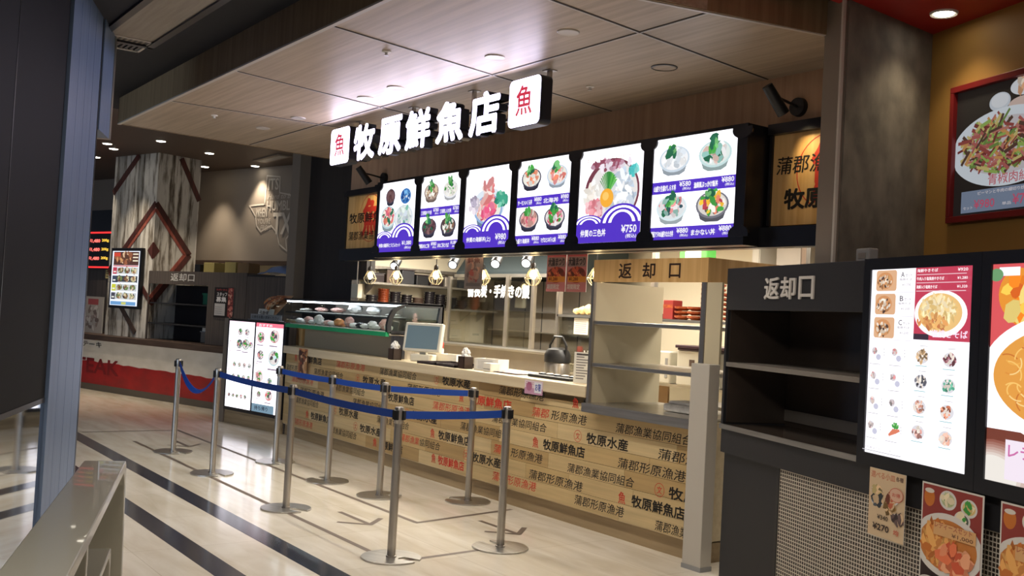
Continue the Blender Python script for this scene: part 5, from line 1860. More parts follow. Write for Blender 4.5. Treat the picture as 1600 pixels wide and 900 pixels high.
def draw_menu(a):
    rnd = random.Random(90)
    w_, h_ = a.w, a.h
    xm = w_ * .475
    for k in range(3):
        z1 = h_ * (.995 - .127 * k)
        z0 = z1 - h_ * .112
        pts = rr(w_ * .05, z0, w_ * .27, z1, .014)
        a.poly([(p, min(q, z1)) for p, q in pts], (226, 178, 138))
        a.ell(w_ * .145, (z0 + z1) / 2, w_ * .085, h_ * .046, (214, 150, 100))
        a.scatter(w_ * .14, (z0 + z1) / 2 - .005, w_ * .07, h_ * .036, [(200, 150, 100), (90, 66, 56), (236, 214, 190), (170, 120, 80), (240, 226, 210)], 34, .0075, rnd)
        a.text('ABC'[k], w_ * .315, z1 - h_ * .040, w_ * .352, z1 - h_ * .012, (70, 66, 70), .01)
        a.text('セット', w_ * .362, z1 - h_ * .038, w_ * .43, z1 - h_ * .022, (120, 116, 120), .01)
        a.text('塩焼そば', w_ * .30, z1 - h_ * .058, w_ * .43, z1 - h_ * .046, (150, 146, 150), .01)
        a.text('¥1,200', w_ * .33, z1 - h_ * .088, w_ * .42, z1 - h_ * .074, (170, 166, 170), .01)
        a.rect(w_ * .04, z0 - h_ * .009, w_ * .46, z0 - h_ * .007, (196, 196, 206))
    a.rect(xm - .002, h_ * .63, w_, h_, (190, 60, 84, 1.1))
    a.rect(xm - .002, h_ * .63, w_ * .62, h_ * .66, (60, 44, 60))
    a.ell(w_ * .72, h_ * .765, w_ * .245, h_ * .118, (252, 246, 246, 1.2), 40)
    a.poly(a.clip([(w_ * .715 + w_ * .205 * math.cos(2 * PI * i / 40), h_ * .770 + h_ * .098 * math.sin(2 * PI * i / 40)) for i in range(40)]), (240, 196, 126))
    a.scatter(w_ * .70, h_ * .785, w_ * .16, h_ * .06, [(250, 224, 170), (246, 214, 150), (252, 232, 190), (236, 200, 130)], 150, .009, rnd, 2.4)
    a.scatter(w_ * .66, h_ * .722, w_ * .14, h_ * .032, [(226, 160, 96), (236, 180, 110), (210, 130, 80)], 60, .009, rnd, 2.0)
    for k, (tx, pr) in enumerate((('海鮮やきそば', '¥920'), ('牛肉入り塩風焼やきそば', '¥1,280'), ('海鮮入り塩焼きそば', '¥1,320'))):
        zz = h_ * (.975 - .042 * k)
        a.text(tx, w_ * .50, zz, w_ * (.70 + .06 * (k == 1)), zz + h_ * .018, (250, 236, 240, 1.2), .02)
        a.text(pr, w_ * .88, zz, w_ * .97, zz + h_ * .016, (250, 236, 240, 1.2), .02)
        a.rect(w_ * .50, zz - h_ * .014, w_ * .96, zz - h_ * .010, (240, 200, 210))
    a.text('塩焼きそば', w_ * .66, h_ * .645, w_ * .99, h_ * .685, (244, 220, 240, 1.2), .02)
    cols = [(196, 160, 120), (150, 90, 100), (90, 90, 100), (90, 170, 140), (236, 170, 150), (200, 120, 90), (226, 160, 150), (226, 170, 150)]
    for i in range(8):
        cx = w_ * (.585 + .26 * (i % 2))
        cz = h_ * (.545 - .128 * (i // 2) - .006 * (i % 2))
        a.ell(cx, cz, w_ * .062, h_ * .036, (226, 224, 230))
        a.scatter(cx, cz, w_ * .05, h_ * .028, [cols[i], tuple(min(255, c_ + 40) for c_ in cols[i]), tuple(c_ * .7 for c_ in cols[i]), (240, 226, 214)], 26, .0075, rnd)
        a.rect(cx - w_ * .06, cz - h_ * .050, cx + w_ * .05, cz - h_ * .046, (150, 200, 206))
        a.rect(cx - w_ * .02, cz + h_ * .052, cx + w_ * .05, cz + h_ * .055, (190, 190, 196))
    for i in range(8):
        cx = w_ * (.13 + .215 * (i % 2))
        cz = h_ * (.545 - .133 * (i // 2))
        if i == 7:
            for q in range(5):
                a.poly([(cx - .03 + .010 * q, cz - .02 + .004 * q), (cx - .022 + .010 * q, cz - .03 + .004 * q), (cx + .012 + .010 * q, cz + .002), (cx + .004 + .010 * q, cz + .012)], (226, 130, 100))
            a.scatter(cx + .02, cz + .022, .022, .010, [LEAF, (120, 190, 110)], 9, .008, rnd)
        else:
            a.ell(cx - w_ * .02, cz + h_ * .012, w_ * .030, h_ * .020, (222, 216, 222))
            a.scatter(cx - w_ * .02, cz + h_ * .012, w_ * .022, h_ * .013, [(206, 190, 190), (236, 216, 206), (150, 140, 140), (226, 150, 150)], 9, .006, rnd)
            a.ell(cx + w_ * .025, cz - h_ * .020, w_ * .026, h_ * .016, (206, 206, 226))
        for q in range(3):
            a.rect(cx + w_ * .082, cz + h_ * (.022 - .016 * q), cx + w_ * .089, cz + h_ * (.026 - .016 * q), (120, 118, 126))
        a.rect(cx - w_ * .07, cz - h_ * .060, cx + w_ * .05, cz - h_ * .057, (176, 174, 182))
    a.rect(w_ * .03, h_ * .018, w_ * .44, h_ * .022, (190, 188, 196))
    a.text('※写真はイメージです', w_ * .06, h_ * .03, w_ * .34, h_ * .043, (150, 148, 156), .0)


def draw_noodles(a):
    rnd = random.Random(91)
    w_, h_ = a.w, a.h
    a.rect(0, h_ * .52, w_, h_, (214, 84, 88, 1.1))
    a.rect(0, 0, w_, h_ * .24, (120, 60, 46))
    for k in range(7):
        a.ell(w_ * .05, h_ * .02, w_ * (.36 - .03 * k), h_ * (.17 - .012 * k), (150 + 15 * k, 90 + 24 * k, 76 + 25 * k))
    a.ell(w_ * .20, h_ * .86, w_ * .15, h_ * .12, (236, 150, 50))
    a.scatter(w_ * .20, h_ * .84, w_ * .12, h_ * .10, [(250, 200, 80), (240, 130, 30), (220, 100, 30), (255, 226, 130)], 20, .03, rnd)
    a.rect(w_ * .05, h_ * .945, w_ * .20, h_ * .985, (236, 238, 246, 1.2))
    a.ell(w_ * .03, h_ * .95, w_ * .05, h_ * .03, (110, 160, 110))
    cl_ = [(min(max(w_ * .62 + w_ * .68 * math.cos(2 * PI * i / 60), 0), w_), h_ * .49 + h_ * .30 * math.sin(2 * PI * i / 60)) for i in range(60)]
    a.poly(cl_, (250, 246, 246, 1.3))
    a.poly([(min(max(w_ * .62 + w_ * .585 * math.cos(2 * PI * i / 60), 0), w_), h_ * .49 + h_ * .24 * math.sin(2 * PI * i / 60)) for i in range(60)], (232, 160, 70))
    for i in range(150):
        q, t = math.sqrt(rnd.random()), rnd.uniform(0, 2 * PI)
        cx, cz = w_ * (.62 + .50 * q * math.cos(t)), h_ * (.49 + .205 * q * math.sin(t))
        r = rnd.uniform(.03, .075)
        t0, t1 = rnd.uniform(0, 2 * PI), rnd.uniform(.9, 2.2)
        k = rnd.choice([(250, 200, 110), (240, 176, 80), (226, 146, 60), (206, 120, 50), (252, 214, 140)])
        outp, inp = [], []
        for j in range(9):
            u_ = t0 + t1 * j / 8
            outp.append((cx + r * math.cos(u_), cz + r * .75 * math.sin(u_)))
            inp.append((cx + (r - .007) * math.cos(u_), cz + (r - .007) * .75 * math.sin(u_)))
        pp = outp + inp[::-1]
        if all(0 < p[0] < w_ for p in pp):
            a.poly(pp, k)
    a.rect(w_ * .15, h_ * .02, w_ * .98, h_ * .20, (226, 214, 226, 1.2))
    a.text('レディースセット', w_ * .17, h_ * .12, w_ * .95, h_ * .185, (206, 110, 170), .02)
    a.text('¥1,000', w_ * .40, h_ * .04, w_ * .9, h_ * .10, (206, 70, 110), .02)


noodle_screen(1.436, 2.216, draw_menu, 'noodle_menu_screen', 'glowing white noodle shop menu screen with three sets beside the charcoal return shelf')
noodle_screen(2.218, 3.05, draw_noodles, 'noodle_picture_screen', 'glowing screen with one large plate of fried noodles at the edge of the noodle shop')


# posters below the screens
def paper_poster(name, lab, x0, z0, w_, h_, draw, bg):
    t = thing(name, lab, 'poster', (x0, -0.062 if z0 + h_ > 0.90 else 0.012, z0), fr='R')
    a = Art(w_, h_, bg)
    draw(a)
    a.build('print', M['art_print'], t)
    MB().box(0, w_, 0.0005, 0.003, 0, h_).build('paper', M['tissue'], t)
    return t


def d270(a):
    rnd = random.Random(101)
    w_, h_ = a.w, a.h
    a.text('選べる小皿', w_ * .04, h_ * .86, w_ * .72, h_ * .96, (206, 140, 110), .03)
    a.text('各種', w_ * .74, h_ * .88, w_ * .94, h_ * .95, (110, 80, 70), .02)
    for cx, cz, c_ in ((.22, .66, (210, 190, 130)), (.25, .52, (90, 100, 110)), (.60, .48, (206, 160, 90)), (.82, .34, (110, 90, 90)), (.68, .60, (206, 110, 80))):
        a.ell(w_ * cx, h_ * cz, w_ * .17, h_ * .075, (224, 222, 224))
        a.scatter(w_ * cx, h_ * cz, w_ * .13, h_ * .055, [c_, tuple(x * .6 for x in c_), (230, 200, 160)], 18, .016, rnd)
    a.ell(w_ * .78, h_ * .68, w_ * .19, h_ * .105, (206, 110, 90))
    a.ell(w_ * .78, h_ * .68, w_ * .175, h_ * .095, (226, 186, 160))
    a.text('お得', w_ * .67, h_ * .65, w_ * .89, h_ * .71, (206, 110, 90), .03)
    a.text('¥340', w_ * .28, h_ * .265, w_ * .58, h_ * .335, (60, 50, 46), .02)
    a.text('¥270', w_ * .16, h_ * .10, w_ * .62, h_ * .20, (60, 46, 44), .035)
    a.text('均', w_ * .74, h_ * .10, w_ * .88, h_ * .18, (214, 110, 90), .03)


def dlady(a):
    rnd = random.Random(103)
    w_, h_ = a.w, a.h
    a.rect(w_ * .02, h_ * .02, w_ * .98, h_ * .985, (150, 62, 56))
    a.rect(w_ * .02, h_ * .02, w_ * .98, h_ * .28, (52, 36, 36))
    a.ell(w_ * .13, h_ * .87, w_ * .09, h_ * .085, (206, 120, 50))
    a.ell(w_ * .13, h_ * .93, w_ * .08, h_ * .022, (226, 220, 210))
    for cx, cz, r, c_ in ((.44, .88, .14, (190, 200, 150)), (.78, .855, .13, (226, 200, 130)), (.68, .735, .13, (80, 90, 80))):
        a.ell(w_ * cx, h_ * cz, w_ * r, h_ * r * .62, (224, 222, 216))
        a.ell(w_ * cx, h_ * cz, w_ * r * .78, h_ * r * .44, c_)
        a.scatter(w_ * cx, h_ * cz, w_ * r * .5, h_ * r * .28, [LEAF, c_, (236, 224, 190)], 10, .014, rnd)
    a.poly([(min(max(w_ * (.46 + .56 * math.cos(2 * PI * i / 50)), w_ * .02), w_ * .98), h_ * (.47 + .29 * math.sin(2 * PI * i / 50))) for i in range(50)], (226, 222, 216))
    a.poly([(min(max(w_ * (.46 + .47 * math.cos(2 * PI * i / 50)), w_ * .02), w_ * .98), h_ * (.47 + .235 * math.sin(2 * PI * i / 50))) for i in range(50)], (206, 130, 64))
    a.scatter(w_ * .34, h_ * .46, w_ * .28, h_ * .16, [(226, 150, 80), (206, 120, 56), (236, 176, 100)], 70, .018, rnd, 2.6)
    a.scatter(w_ * .60, h_ * .37, w_ * .26, h_ * .10, [(226, 120, 80), (236, 150, 110), (206, 90, 60), (240, 170, 130)], 50, .024, rnd)
    a.rect(w_ * .24, h_ * .55, w_ * .92, h_ * .665, (226, 176, 120))
    a.text('レディースセット', w_ * .26, h_ * .615, w_ * .86, h_ * .675, (190, 110, 80), .02)
    a.text('¥1,000', w_ * .54, h_ * .56, w_ * .88, h_ * .60, (120, 80, 60), .02)
    a.ell(w_ * .20, h_ * .10, w_ * .18, h_ * .06, (224, 220, 214))
    a.ell(w_ * .20, h_ * .10, w_ * .14, h_ * .045, (206, 176, 150))


paper_poster('price_poster', 'small beige poster with side dishes and a 270 yen price below the menu screen', 1.556, 0.622, 0.256, 0.312, d270, (222, 196, 160))
paper_poster('noodle_poster', 'whole poster of a noodle and shrimp plate beside the 270 yen poster', 1.922, 0.46, 0.366, 0.470, dlady, (224, 220, 212))
paper_poster('noodle_poster', 'second noodle plate poster, below the screen with the single large plate', 2.379, 0.46, 0.366, 0.468, dlady, (224, 220, 212))

# big poster high on the ochre wall
bp = thing('stir_fry_poster', 'red framed poster of a stir fry on a white plate high on the ochre wall', 'poster', (0.895, 0.86, 2.215), fr='R')
PWD, PHT = 0.95, 0.775
f_ = MB()
f_.box(0, PWD, 0, 0.035, 0, 0.035).box(0, PWD, 0, 0.035, PHT - 0.035, PHT).box(0, 0.028, 0, 0.035, 0.035, PHT - 0.035).box(PWD - 0.028, PWD, 0, 0.035, 0.035, PHT - 0.035)
f_.build('frame', mat('dark_red_frame', (120, 26, 28), 0.4), bp, bevel=0.003)
a = Art(PWD - 0.056, PHT - 0.07, (30, 26, 26), 0.55)
rnd = random.Random(111)
w_, h_ = a.w, a.h
a.ell(w_ * .36, h_ * .85, w_ * .085, h_ * .072, (206, 214, 224))
a.ell(w_ * .36, h_ * .86, w_ * .07, h_ * .055, (226, 230, 236))
a.ell(w_ * .56, h_ * .93, w_ * .12, h_ * .07, (226, 230, 236))
a.scatter(w_ * .56, h_ * .94, w_ * .06, h_ * .03, [(226, 170, 130), (240, 220, 200)], 12, .02, rnd)
a.ell(w_ * .54, h_ * .80, w_ * .11, h_ * .055, (214, 190, 180))
a.poly(a.clip([(w_ * (.42 + .45 * math.cos(2 * PI * i / 60)), h_ * (.50 + .30 * math.sin(2 * PI * i / 60))) for i in range(60)]), (222, 230, 238))
a.poly(a.clip([(w_ * (.42 + .36 * math.cos(2 * PI * i / 60)), h_ * (.51 + .22 * math.sin(2 * PI * i / 60))) for i in range(60)]), (206, 200, 204))
for i in range(230):
    q, t = math.sqrt(rnd.random()), rnd.uniform(0, 2 * PI)
    cx, cz = w_ * (.36 + .29 * q * math.cos(t)), h_ * (.52 + .20 * q * math.sin(t))
    L_, g_ = rnd.uniform(.02, .055), rnd.uniform(-1.0, 1.2)
    th = rnd.uniform(.005, .011)
    k = rnd.choice([(150, 70, 66), (176, 96, 90), (120, 52, 50), (206, 150, 90), (110, 140, 70), (150, 180, 90), (190, 120, 110), (86, 60, 50), (206, 190, 120)])
    dx, dz = L_ * math.cos(g_), L_ * math.sin(g_)
    nx, nz = -th * math.sin(g_), th * math.cos(g_)
    a.poly(a.clip([(cx - dx + nx, cz - dz + nz), (cx - dx - nx, cz - dz - nz), (cx + dx - nx, cz + dz - nz), (cx + dx + nx, cz + dz + nz)]), k)
a.rect(w_ * .08, h_ * .02, w_, h_ * .19, (128, 142, 166))
a.text('青椒肉絲', w_ * .30, h_ * .215, w_ * .62, h_ * .30, (206, 110, 120), .01)
a.text('ピーマンと牛肉の細切り炒め', w_ * .22, h_ * .150, w_ * .62, h_ * .178, (236, 226, 230), .01)
a.text('セット', w_ * .10, h_ * .045, w_ * .18, h_ * .07, (226, 220, 226), .01)
a.text('¥980', w_ * .19, h_ * .045, w_ * .36, h_ * .115, (206, 90, 120), .02)
a.text('単品', w_ * .42, h_ * .05, w_ * .49, h_ * .075, (226, 220, 226), .01)
a.text('¥780', w_ * .50, h_ * .045, w_ * .68, h_ * .125, (206, 90, 120), .02)
o = a.build('print', M['art_lit'], bp)
o.location = (0.028, 0.03, 0.035)
# downlight in the red ceiling, sensor on the concrete wall
t = thing('red_ceiling_downlight', 'lit round downlight in the red ceiling over the ochre wall', 'downlight', (-3.115, 5.088, 3.36))
MB().lathe([(0.050, -0.003), (0.070, -0.012), (0.075, -0.004), (0.075, 0.0), (0.050, 0.0)], n=28).build('ring', M['white_paint'], t, smooth=True)
MB().lathe([(0.0, -0.002), (0.050, -0.002), (0.050, -0.010), (0.0, -0.008)], n=28).build('lens', M['lamp_white'], t)
spot('red_ceiling_downlight_light', (-3.115, 5.06, 3.33), (-3.115, 5.08, 0), 18, (1.0, 0.82, 0.56), 110, 0.9, 0.05)
t = thing('wall_sensor', 'small grey control box on top of the charcoal return shelf by the concrete wall', 'control box', (1.20, 0.10, 1.93), fr='R')
MB().box(-0.055, 0.055, 0.0, 0.06, 0.0, 0.075).build('case', M['plastic_grey'], t, bevel=0.008)
MB().box(-0.03, 0.03, -0.003, 0.0, 0.02, 0.05).build('window', M['steel_dull'], t)

# ------------------------------------------------------------------ steak shop beyond the aisle
sk = thing('steak_counter', 'steak shop counter front painted worn white above and red below', 'counter', (0, 0, 0), fr='L')
MB().box(-5.5, 0.35, 0.0, 0.5, 0.10, 0.815).build('white_front', M['steak_white'], sk)
rd = MB()
v = []
n = 40
rnd = random.Random(6)
pts = [(-5.5, 0.08)] + [(0.35, 0.08)]
topl = []
for i in range(n + 1):
    x = 0.35 - 5.85 * i / n
    topl.append((x, 0.455 + rnd.uniform(-.012, .012) - 0.02 * (x + 2) / 3))
rd.prism(pts + topl, 'xz', -0.004, 0.01)
rd.build('red_band', M['steak_red'], sk)
MB().box(-5.5, 0.35, -0.01, 0.4, 0.0, 0.10).build('base_board', M['steak_base'], sk)
MB().box(-5.5, 0.35, -0.05, 0.55, 0.815, 0.905).build('ledge', M['ledge'], sk, bevel=0.004)
mb = MB()
lettering(mb, 'STEAK', -4.12, 0.27, -2.55, 0.52, -0.006, 0.03)
mb.build('red_lettering', mat('dark_red_letter_paint', (126, 12, 18), 0.5), sk)
mb = MB()
lettering(mb, 'ステーキ', -3.9, 0.70, -3.10, 0.785, -0.006, 0.02)
mb.build('black_lettering', M['ink'], sk)
co = thing('whitewashed_column', 'square column of whitewashed worn boards with dark red diamond bands', 'column', (-2.0, 0.12, 0.0), fr='L')
MB().box(-1.25, 0.0, 0.0, 0.78, 0.91, 3.85).build('board_cladding', M['distressed'], co)


def band_on(face, p0, p1, wd, m_, d):
    """a mitred board between two points on the front (f) or side (s) face of the column"""
    a_, b_ = Vector(p0), Vector(p1)
    dr = (b_ - a_).normalized()
    nn = Vector((-dr.y, dr.x)) * wd / 2
    q = [a_ - nn, b_ - nn, b_ + nn, a_ + nn]
    mb = MB()
    if face == 'f':
        mb.prism([tuple(p) for p in q], 'xz', -d, 0.002)
    else:
        mb.prism([tuple(p) for p in q], 'yz', -0.002, d)
    mb.build('diamond_band', M[m_], co)


# lower diamond wraps the corner: apex on the corner at z 3.05, side points at z 2.28
band_on('s', (0.0, 3.05), (0.66, 2.28), 0.085, 'band', 0.012)
band_on('s', (0.0, 2.96), (0.58, 2.28), 0.065, 'bandlight', 0.008)
band_on('s', (0.66, 2.28), (0.0, 1.45), 0.085, 'band', 0.012)
band_on('s', (0.58, 2.28), (0.0, 1.56), 0.065, 'bandlight', 0.008)
band_on('f', (0.0, 3.05), (-1.25, 1.95), 0.085, 'band', 0.012)
band_on('f', (0.0, 2.96), (-1.22, 1.90), 0.075, 'bandlight', 0.008)
band_on('f', (-1.0, 1.55), (-0.35, 0.985), 0.085, 'ledge', 0.012)
band_on('f', (0.0, 1.50), (-0.45, 1.90), 0.085, 'band', 0.012)
band_on('f', (-1.25, 3.25), (-0.55, 3.84), 0.10, 'band', 0.012)
band_on('s', (0.40, 3.82), (0.78, 3.18), 0.085, 'band', 0.012)
dm = MB()
dm.prism([(0.0, 2.17), (-0.14, 2.30), (0.0, 2.43)], 'xz', -0.014, 0.0)
dm.prism([(0.0, 2.17), (0.11, 2.30), (0.0, 2.43)], 'yz', 0.0, 0.014)
dm.build('centre_diamond', M['band'], co)
# steak digital menu
sm = thing('steak_menu_screen', 'upright glowing steak menu screen fixed to the whitewashed column', 'menu screen', (-3.09, 0.055, 1.36), fr='L')
MB().box(0, 0.885, 0.0, 0.06, 0, 0.975).build('housing', M['blackbox'], sm, bevel=0.006)
a = Art(0.79, 0.88, (226, 232, 244, 1.3))
rnd = random.Random(121)
w_, h_ = a.w, a.h
a.rect(w_ * .05, h_ * .74, w_ * .97, h_ * .985, (80, 46, 40))
a.scatter(w_ * .45, h_ * .87, w_ * .30, h_ * .09, [(150, 90, 60), (206, 150, 100), (96, 60, 44), (226, 190, 150), (120, 70, 50)], 60, .035, rnd)
a.rect(w_ * .06, h_ * .90, w_ * .30, h_ * .97, (206, 70, 50))
for k in range(3):
    a.rect(w_ * .76, h_ * (.93 - .06 * k), w_ * .95, h_ * (.955 - .06 * k), (240, 226, 200))
a.rect(w_ * .05, h_ * .715, w_ * .97, h_ * .735, (206, 90, 90))
for k, c_ in enumerate(((190, 60, 80), (60, 70, 90), (206, 206, 60), (70, 70, 84))):
    z0 = h_ * (.575 - .155 * k)
    a.rect(w_ * .05, z0, w_ * .97, z0 + h_ * .125, (60, 64, 74) if k in (1,) else (200, 204, 206))
    a.rect(w_ * .05, z0, w_ * .20, z0 + h_ * .125, c_)
    a.rect(w_ * .08, z0 + h_ * .03, w_ * .17, z0 + h_ * .055, (240, 240, 230))
    for q in range(3):
        a.ell(w_ * (.34 + .24 * q), z0 + h_ * .068, w_ * .10, h_ * .05, (60, 46, 40))
        a.scatter(w_ * (.34 + .24 * q), z0 + h_ * .07, w_ * .08, h_ * .038, [(150, 110, 80), (206, 190, 150), (110, 130, 80), (120, 80, 60), (226, 214, 190)], 16, .022, rnd)
    a.rect(w_ * .26, z0 + h_ * .002, w_ * .95, z0 + h_ * .014, (226, 226, 226))
a.rect(w_ * .05, h_ * .01, w_ * .97, h_ * .075, (110, 160, 210))
a.rect(w_ * .45, h_ * .02, w_ * .62, h_ * .065, (206, 206, 110))
o = a.build('screen_picture', M['art_screen'], sm)
o.location = (0.048, -0.002, 0.045)
# red price board glimpsed past the aluminium wall end
pb = thing('steak_price_board', 'black and red lit price board glimpsed past the aluminium wall end', 'sign', (-4.9, 0.6, 2.0), fr='L')
MB().box(0, 0.86, 0.0, 0.06, 0.0, 1.05).build('board', M['blackbox'], pb)
for zz in (0.03, 0.64):
    MB().box(0, 0.86, -0.012, 0.0, zz, zz + 0.025).build('red_tube', emit_mat('red_neon', (255, 40, 40), 2.2), pb)
MP, MY = emit_mat('lit_red_price', (255, 110, 100), 2.2), emit_mat('lit_yellow_text', (250, 200, 70), 1.6)
for k in range(3):
    mb = MB()
    lettering(mb, '¥1,480', 0.12, 0.16 + 0.155 * k, 0.50, 0.23 + 0.155 * k, -0.008, 0.03)
    mb.build('red_price_lettering', MP, pb)
    mb = MB()
    lettering(mb, '200g', 0.56, 0.17 + 0.155 * k, 0.78, 0.23 + 0.155 * k, -0.008, 0.03)
    mb.build('yellow_lettering', MY, pb)
ep = thing('steak_wall_notice', 'small yellowed notice on the wall below the red price board', 'notice', (-4.2, 0.62, 1.85), fr='L')
a = Art(0.16, 0.20, (206, 190, 130))
for k in range(4):
    a.rect(.02, .03 + k * .04, .14, .05 + k * .04, (110, 100, 70))
a.build('print', M['art_print'], ep)
pv = thing('entrance_flyer_stand', 'pale flyer board with a red heading beside the whitewashed column', 'flyer board', (-4.35, 0.35, 0.905), fr='L')
a = Art(0.60, 0.62, (196, 184, 172))
rnd = random.Random(4)
a.rect(.12, .48, .45, .58, (190, 90, 90))
a.scatter(.3, .25, .22, .18, [(170, 150, 140), (210, 200, 190), (150, 130, 120)], 30, .04, rnd)
a.build('print', M['art_print'], pv)
MB().box(0, .6, .001, .02, 0, .62).build('board', M['white_paint'], pv)
MB().box(0.05, .55, .02, .14, 0, .03).build('foot', M['greywood'], pv)
wbp = MB().box(-5.5, -3.25, 0.66, 0.70, 0.905, 2.0)
struct('wall_steak_low', wbp, M['greywood'], 'L')
# dark grey return shelf of the steak shop
su = thing('grey_wood_return_shelf', 'dark grey wood tray return shelf with small white lettering in the steak shop', 'shelf unit', (-2.03, 0.10, 0.905), fr='L')
MB().box(0, 2.45, 0.0, 0.03, 0.875, 1.075).build('header', M['greywood'], su)
MB().box(0, 2.45, 0.03, 0.5, 1.05, 1.075).build('top_panel', M['greywood'], su)
MB().box(1.55, 2.45, 0.0, 0.03, 0.0, 0.875).build('panel', M['greywood'], su)
MB().box(-0.01, 0.02, 0.0, 0.5, 0.0, 1.07).build('side_panel', M['greywood'], su)
MB().box(1.14, 1.17, 0.45, 0.5, 0.0, 0.875).build('divider', M['plastic_black'], su)
MB().box(0.02, 1.14, 0.48, 0.5, 0.0, 0.875).build('back_panel', mat('dark_lining', (22, 18, 24), 0.5), su)
for zz in (0.27, 0.585):
    MB().box(0.02, 1.55, 0.01, 0.47, zz - 0.02, zz).build('shelf', M['darkgrey'], su)
mb = MB()
lettering(mb, '返却口', 0.585, 0.925, 1.20, 1.045, -0.002, 0.02)
mb.build('header_lettering', M['white_letter'], su)
MB().box(0.0, 2.45, 0.0, 0.5, 0.0, 0.012).build('deck', M['ledge'], su)
for i, (x, z, w__, h__, mm, lab) in enumerate(((1.34, 1.075, .26, .15, 'cardboard', 'yellowish carton on top of the grey wood return shelf, beside the column'), (1.86, 1.075, .26, .16, 'cardboard', 'yellowish carton on top of the grey wood return shelf, next to the brown one'), (2.16, 1.075, .26, .15, 'carton_brown', 'brown carton on top of the grey wood return shelf'), (1.05, 1.075, .14, .12, 'plastic_black', 'small black box on top of the grey wood return shelf against the column'))):
    t = thing('carton', lab, 'box', (-2.03 + x, 0.34, 0.905 + z), fr='L')
    MB().box(-w__ / 2, w__ / 2, -0.1, 0.1, 0, h__).build('body', M[mm], t, bevel=0.004)
    MB().box(-w__ / 2 - .001, w__ / 2 + .001, -0.02, 0.02, h__ - .001, h__ + .002).build('tape', M['tape'], t)
t = thing('green_crate', 'green plastic crate on the shelf of the grey wood return unit', 'crate', (-0.66, 0.36, 0.905 + 0.588), fr='L')
mb = MB()
mb.box(-.16, .16, -.1, .1, 0, .01).box(-.16, .16, -.1, -.09, 0, .17).box(-.16, .16, .09, .1, 0, .17).box(-.16, -.15, -.1, .1, 0, .17).box(.15, .16, -.1, .1, 0, .17)
mb.build('crate_body', M['crate_green'], t)
MB().box(-.17, .17, -.11, -.10, .15, .175).build('rim', M['crate_green'], t)
t = thing('folded_cloth', 'white cloth draped on the deck of the grey wood return shelf', 'cloth', (-0.40, 0.34, 0.935), fr='L')
MB().cyl((0, 0, 0), (0.02, 0, 0.15), 0.09, 0.02, 10).build('cloth', M['tissue'], t, smooth=True)
t = thing('white_lunch_boxes', 'white flat boxes on a tray inside the grey wood return shelf', 'box', (-0.72, 0.40, 1.075), fr='L')
MB().box(-.24, .24, -.06, .06, 0, .012).build('tray', M['plastic_grey'], t)
MB().box(-.20, .2, -.05, .05, .012, .07).build('boxes', M['white_paint'], t, bevel=.006)
MB().box(-.22, .22, -.052, .052, -.157, .0).build('stand', M['steel_dull'], t)
sp = thing('staff_poster', 'red and black staff recruiting poster on the grey wood panel', 'poster', (-0.30, 0.088, 1.32), fr='L')
a = Art(0.46, 0.44, (36, 30, 32))
rnd = random.Random(131)
a.rect(.02, .03, .27, .205, (206, 200, 196))
a.text('スタッフ', .06, .31, .30, .37, (232, 228, 226), .03)
a.text('募集', .05, .225, .29, .305, (232, 228, 226), .035)
a.text('キッチン・ホール', .05, .39, .30, .42, (206, 80, 80), .02)
for k in range(5):
    a.rect(.33, .02 + k * .084, .45, .098 + k * .084, (150, 70, 66))
    a.scatter(.39, .06 + k * .084, .045, .028, [(190, 110, 100), (110, 50, 50), (226, 170, 150)], 8, .02, rnd)
for k in range(4):
    a.rect(.04, .06 + k * .03, .2, .066 + k * .03, (150, 146, 146))
a.build('print', M['art_print'], sp)
MB().box(0, .46, .001, .004, 0, .44).build('paper', M['tissue'], sp)
# grey wood screen wall with the blue sheet
gs = thing('grey_wood_screen', 'grey wood panel wall between the staff poster and the dark fish shop wall', 'partition', (0.43, 0.10, 0.0), fr='L')
MB().box(0.0, 2.1, 0.0, 0.06, 0.0, 1.93).build('panel', M['greywood'], gs)
MB().box(0.0, 2.1, -0.005, 0.065, 1.93, 1.95).build('cap', M['darkgrey'], gs)
bs = thing('blue_sheet', 'crumpled pale blue plastic sheet lying on top of the grey wood panel wall', 'sheet', (1.10, 0.14, 1.952), fr='L')
mb = MB()
rnd = random.Random(22)
nx_ = 18
v, f = [], []
for i in range(nx_ + 1):
    q = i / nx_
    hgt = 0.02 + 0.13 * math.exp(-((q - .28) / .2) ** 2) + rnd.uniform(-.01, .01)
    for y_, k_ in ((-0.12, .3), (-0.05, .9), (0.05, 1.0), (0.13, .3)):
        v.append((-0.35 + 1.25 * q, y_, hgt * k_))
for i in range(nx_):
    for j in range(3):
        f.append((i * 4 + j, i * 4 + j + 1, (i + 1) * 4 + j + 1, (i + 1) * 4 + j))
mb.add(v, f)
o = mb.build('sheet', M['bluebag'], bs, smooth=True)
so_ = o.modifiers.new('thick', 'SOLIDIFY')
so_.thickness = 0.004
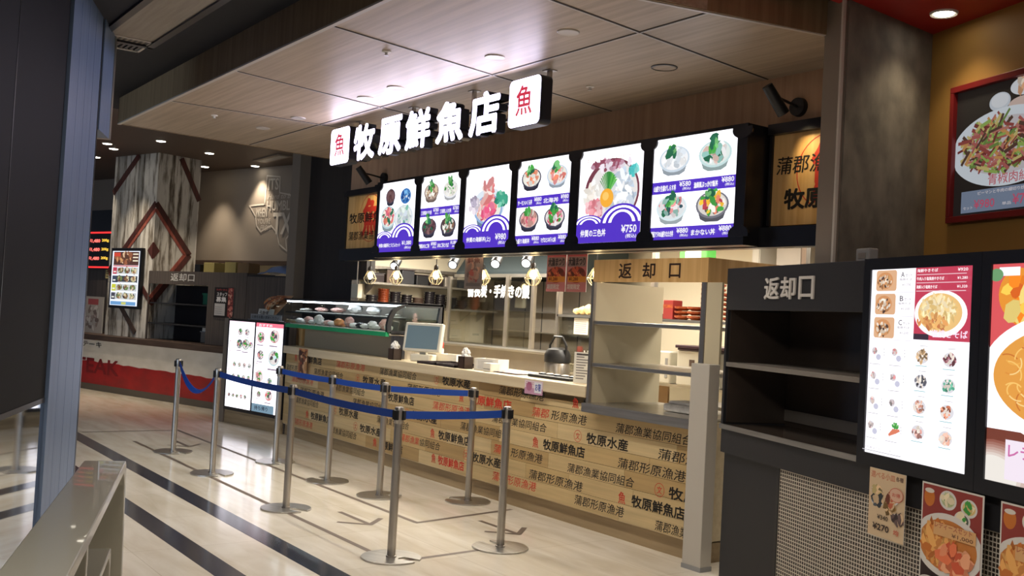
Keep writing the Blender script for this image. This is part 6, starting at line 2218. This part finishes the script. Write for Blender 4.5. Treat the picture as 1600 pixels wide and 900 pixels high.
# state-outline mural on the far wall, drawn in chalk paint
mu = thing('chalk_mural', 'white chalk mural of a state outline filled with lettering on the beige wall', 'mural', (-1.87, 1.795, 2.44), fr='L')
OUT = [(0.44, 1.28), (0.78, 1.24), (0.79, 0.92), (1.18, 0.84), (1.20, 0.30), (1.22, 0.22), (1.02, -0.02), (1.06, -0.25), (0.86, -0.12), (0.78, 0.12), (0.62, 0.26), (0.48, 0.20), (0.36, 0.14), (0.24, 0.26), (0.20, 0.46), (0.02, 0.68), (0.42, 0.70)]
mb = MB()
P = [(x * 1.0, (z + 0.25) * 0.824) for x, z in OUT]
for i in range(len(P)):
    a_, b_ = Vector(P[i]), Vector(P[(i + 1) % len(P)])
    d_ = (b_ - a_).normalized()
    n_ = Vector((-d_.y, d_.x)) * 0.012
    e_ = d_ * 0.01
    mb.add([(p.x, -0.002, p.y) for p in (a_ - n_ - e_, b_ - n_ + e_, b_ + n_ + e_, a_ + n_ - e_)], [(0, 1, 2, 3)])
mb.build('outline', M['chalk'], mu)
for tx, x0, z0, x1, z1, bd_, sh_ in (('ITS', .49, 1.10, .76, 1.34, .02, 0), ('Hard to be', .49, .92, 1.14, 1.02, .0, .3), ('HUMBLE', .48, .68, 1.16, .88, .02, 0), ('WHEN', .20, .56, .50, .74, .02, 0), ("YOU'RE", .26, .42, .60, .53, .0, 0), ('FROM', .34, .28, .62, .39, .0, .3), ('TX', .66, .20, 1.14, .64, .03, 0)):
    mb = MB()
    lettering(mb, tx, x0, (z0 + .13) * .824, x1, (z1 + .13) * .824, -0.003, bd_, sh_)
    mb.build('mural_lettering', M['chalk'], mu)
# lit downlights in the brown ceiling
SD = [(-14.9, 4.30), (-15.42, 5.20), (-17.04, 5.68), (-16.13, 6.22), (-15.91, 3.80), (-16.37, 4.01), (-17.64, 4.05)]
first = None
for i, (x, y) in enumerate(SD):
    lab = 'lit white downlight in the brown ceiling, ' + ('closest to the canopy edge', 'in front of the whitewashed column\'s side', 'near the beige mural wall', 'above the beige mural wall beside the canopy', 'before the column, beside another one', 'before the column, farther of a close pair', 'next to the aluminium wall end')[i]
    if first is None:
        t = first = thing('steak_downlight', lab, 'downlight', (x, y, 3.85), group='downlights in the brown ceiling')
        MB().lathe([(0.060, -0.002), (0.072, -0.010), (0.080, -0.004), (0.080, 0.0), (0.060, 0.0)], n=24).build('ring', M['white_paint'], t, smooth=True)
        MB().lathe([(0.0, -0.001), (0.060, -0.001), (0.060, -0.012), (0.0, -0.010)], n=24).build('lens', M['lamp_white'], t)
    else:
        t = copy_tree(first)
        t.location = (x, y, 3.85)
        t['label'] = lab
    spot('steak_downlight_light', (x, y, 3.82), (x, y, 0), 110, (1.0, 0.86, 0.66), 80, 0.7, 0.05)
t = thing('ceiling_air_unit', 'flat white air vent in the brown ceiling near the beige mural wall', 'vent', (-15.0, 6.05, 3.85))
MB().box(-0.5, 0.5, -0.12, 0.12, -0.02, 0).build('frame', M['post'], t)
MB().box(-0.45, 0.45, -0.07, 0.07, -0.024, -0.02).build('louvre', M['plastic_grey'], t)
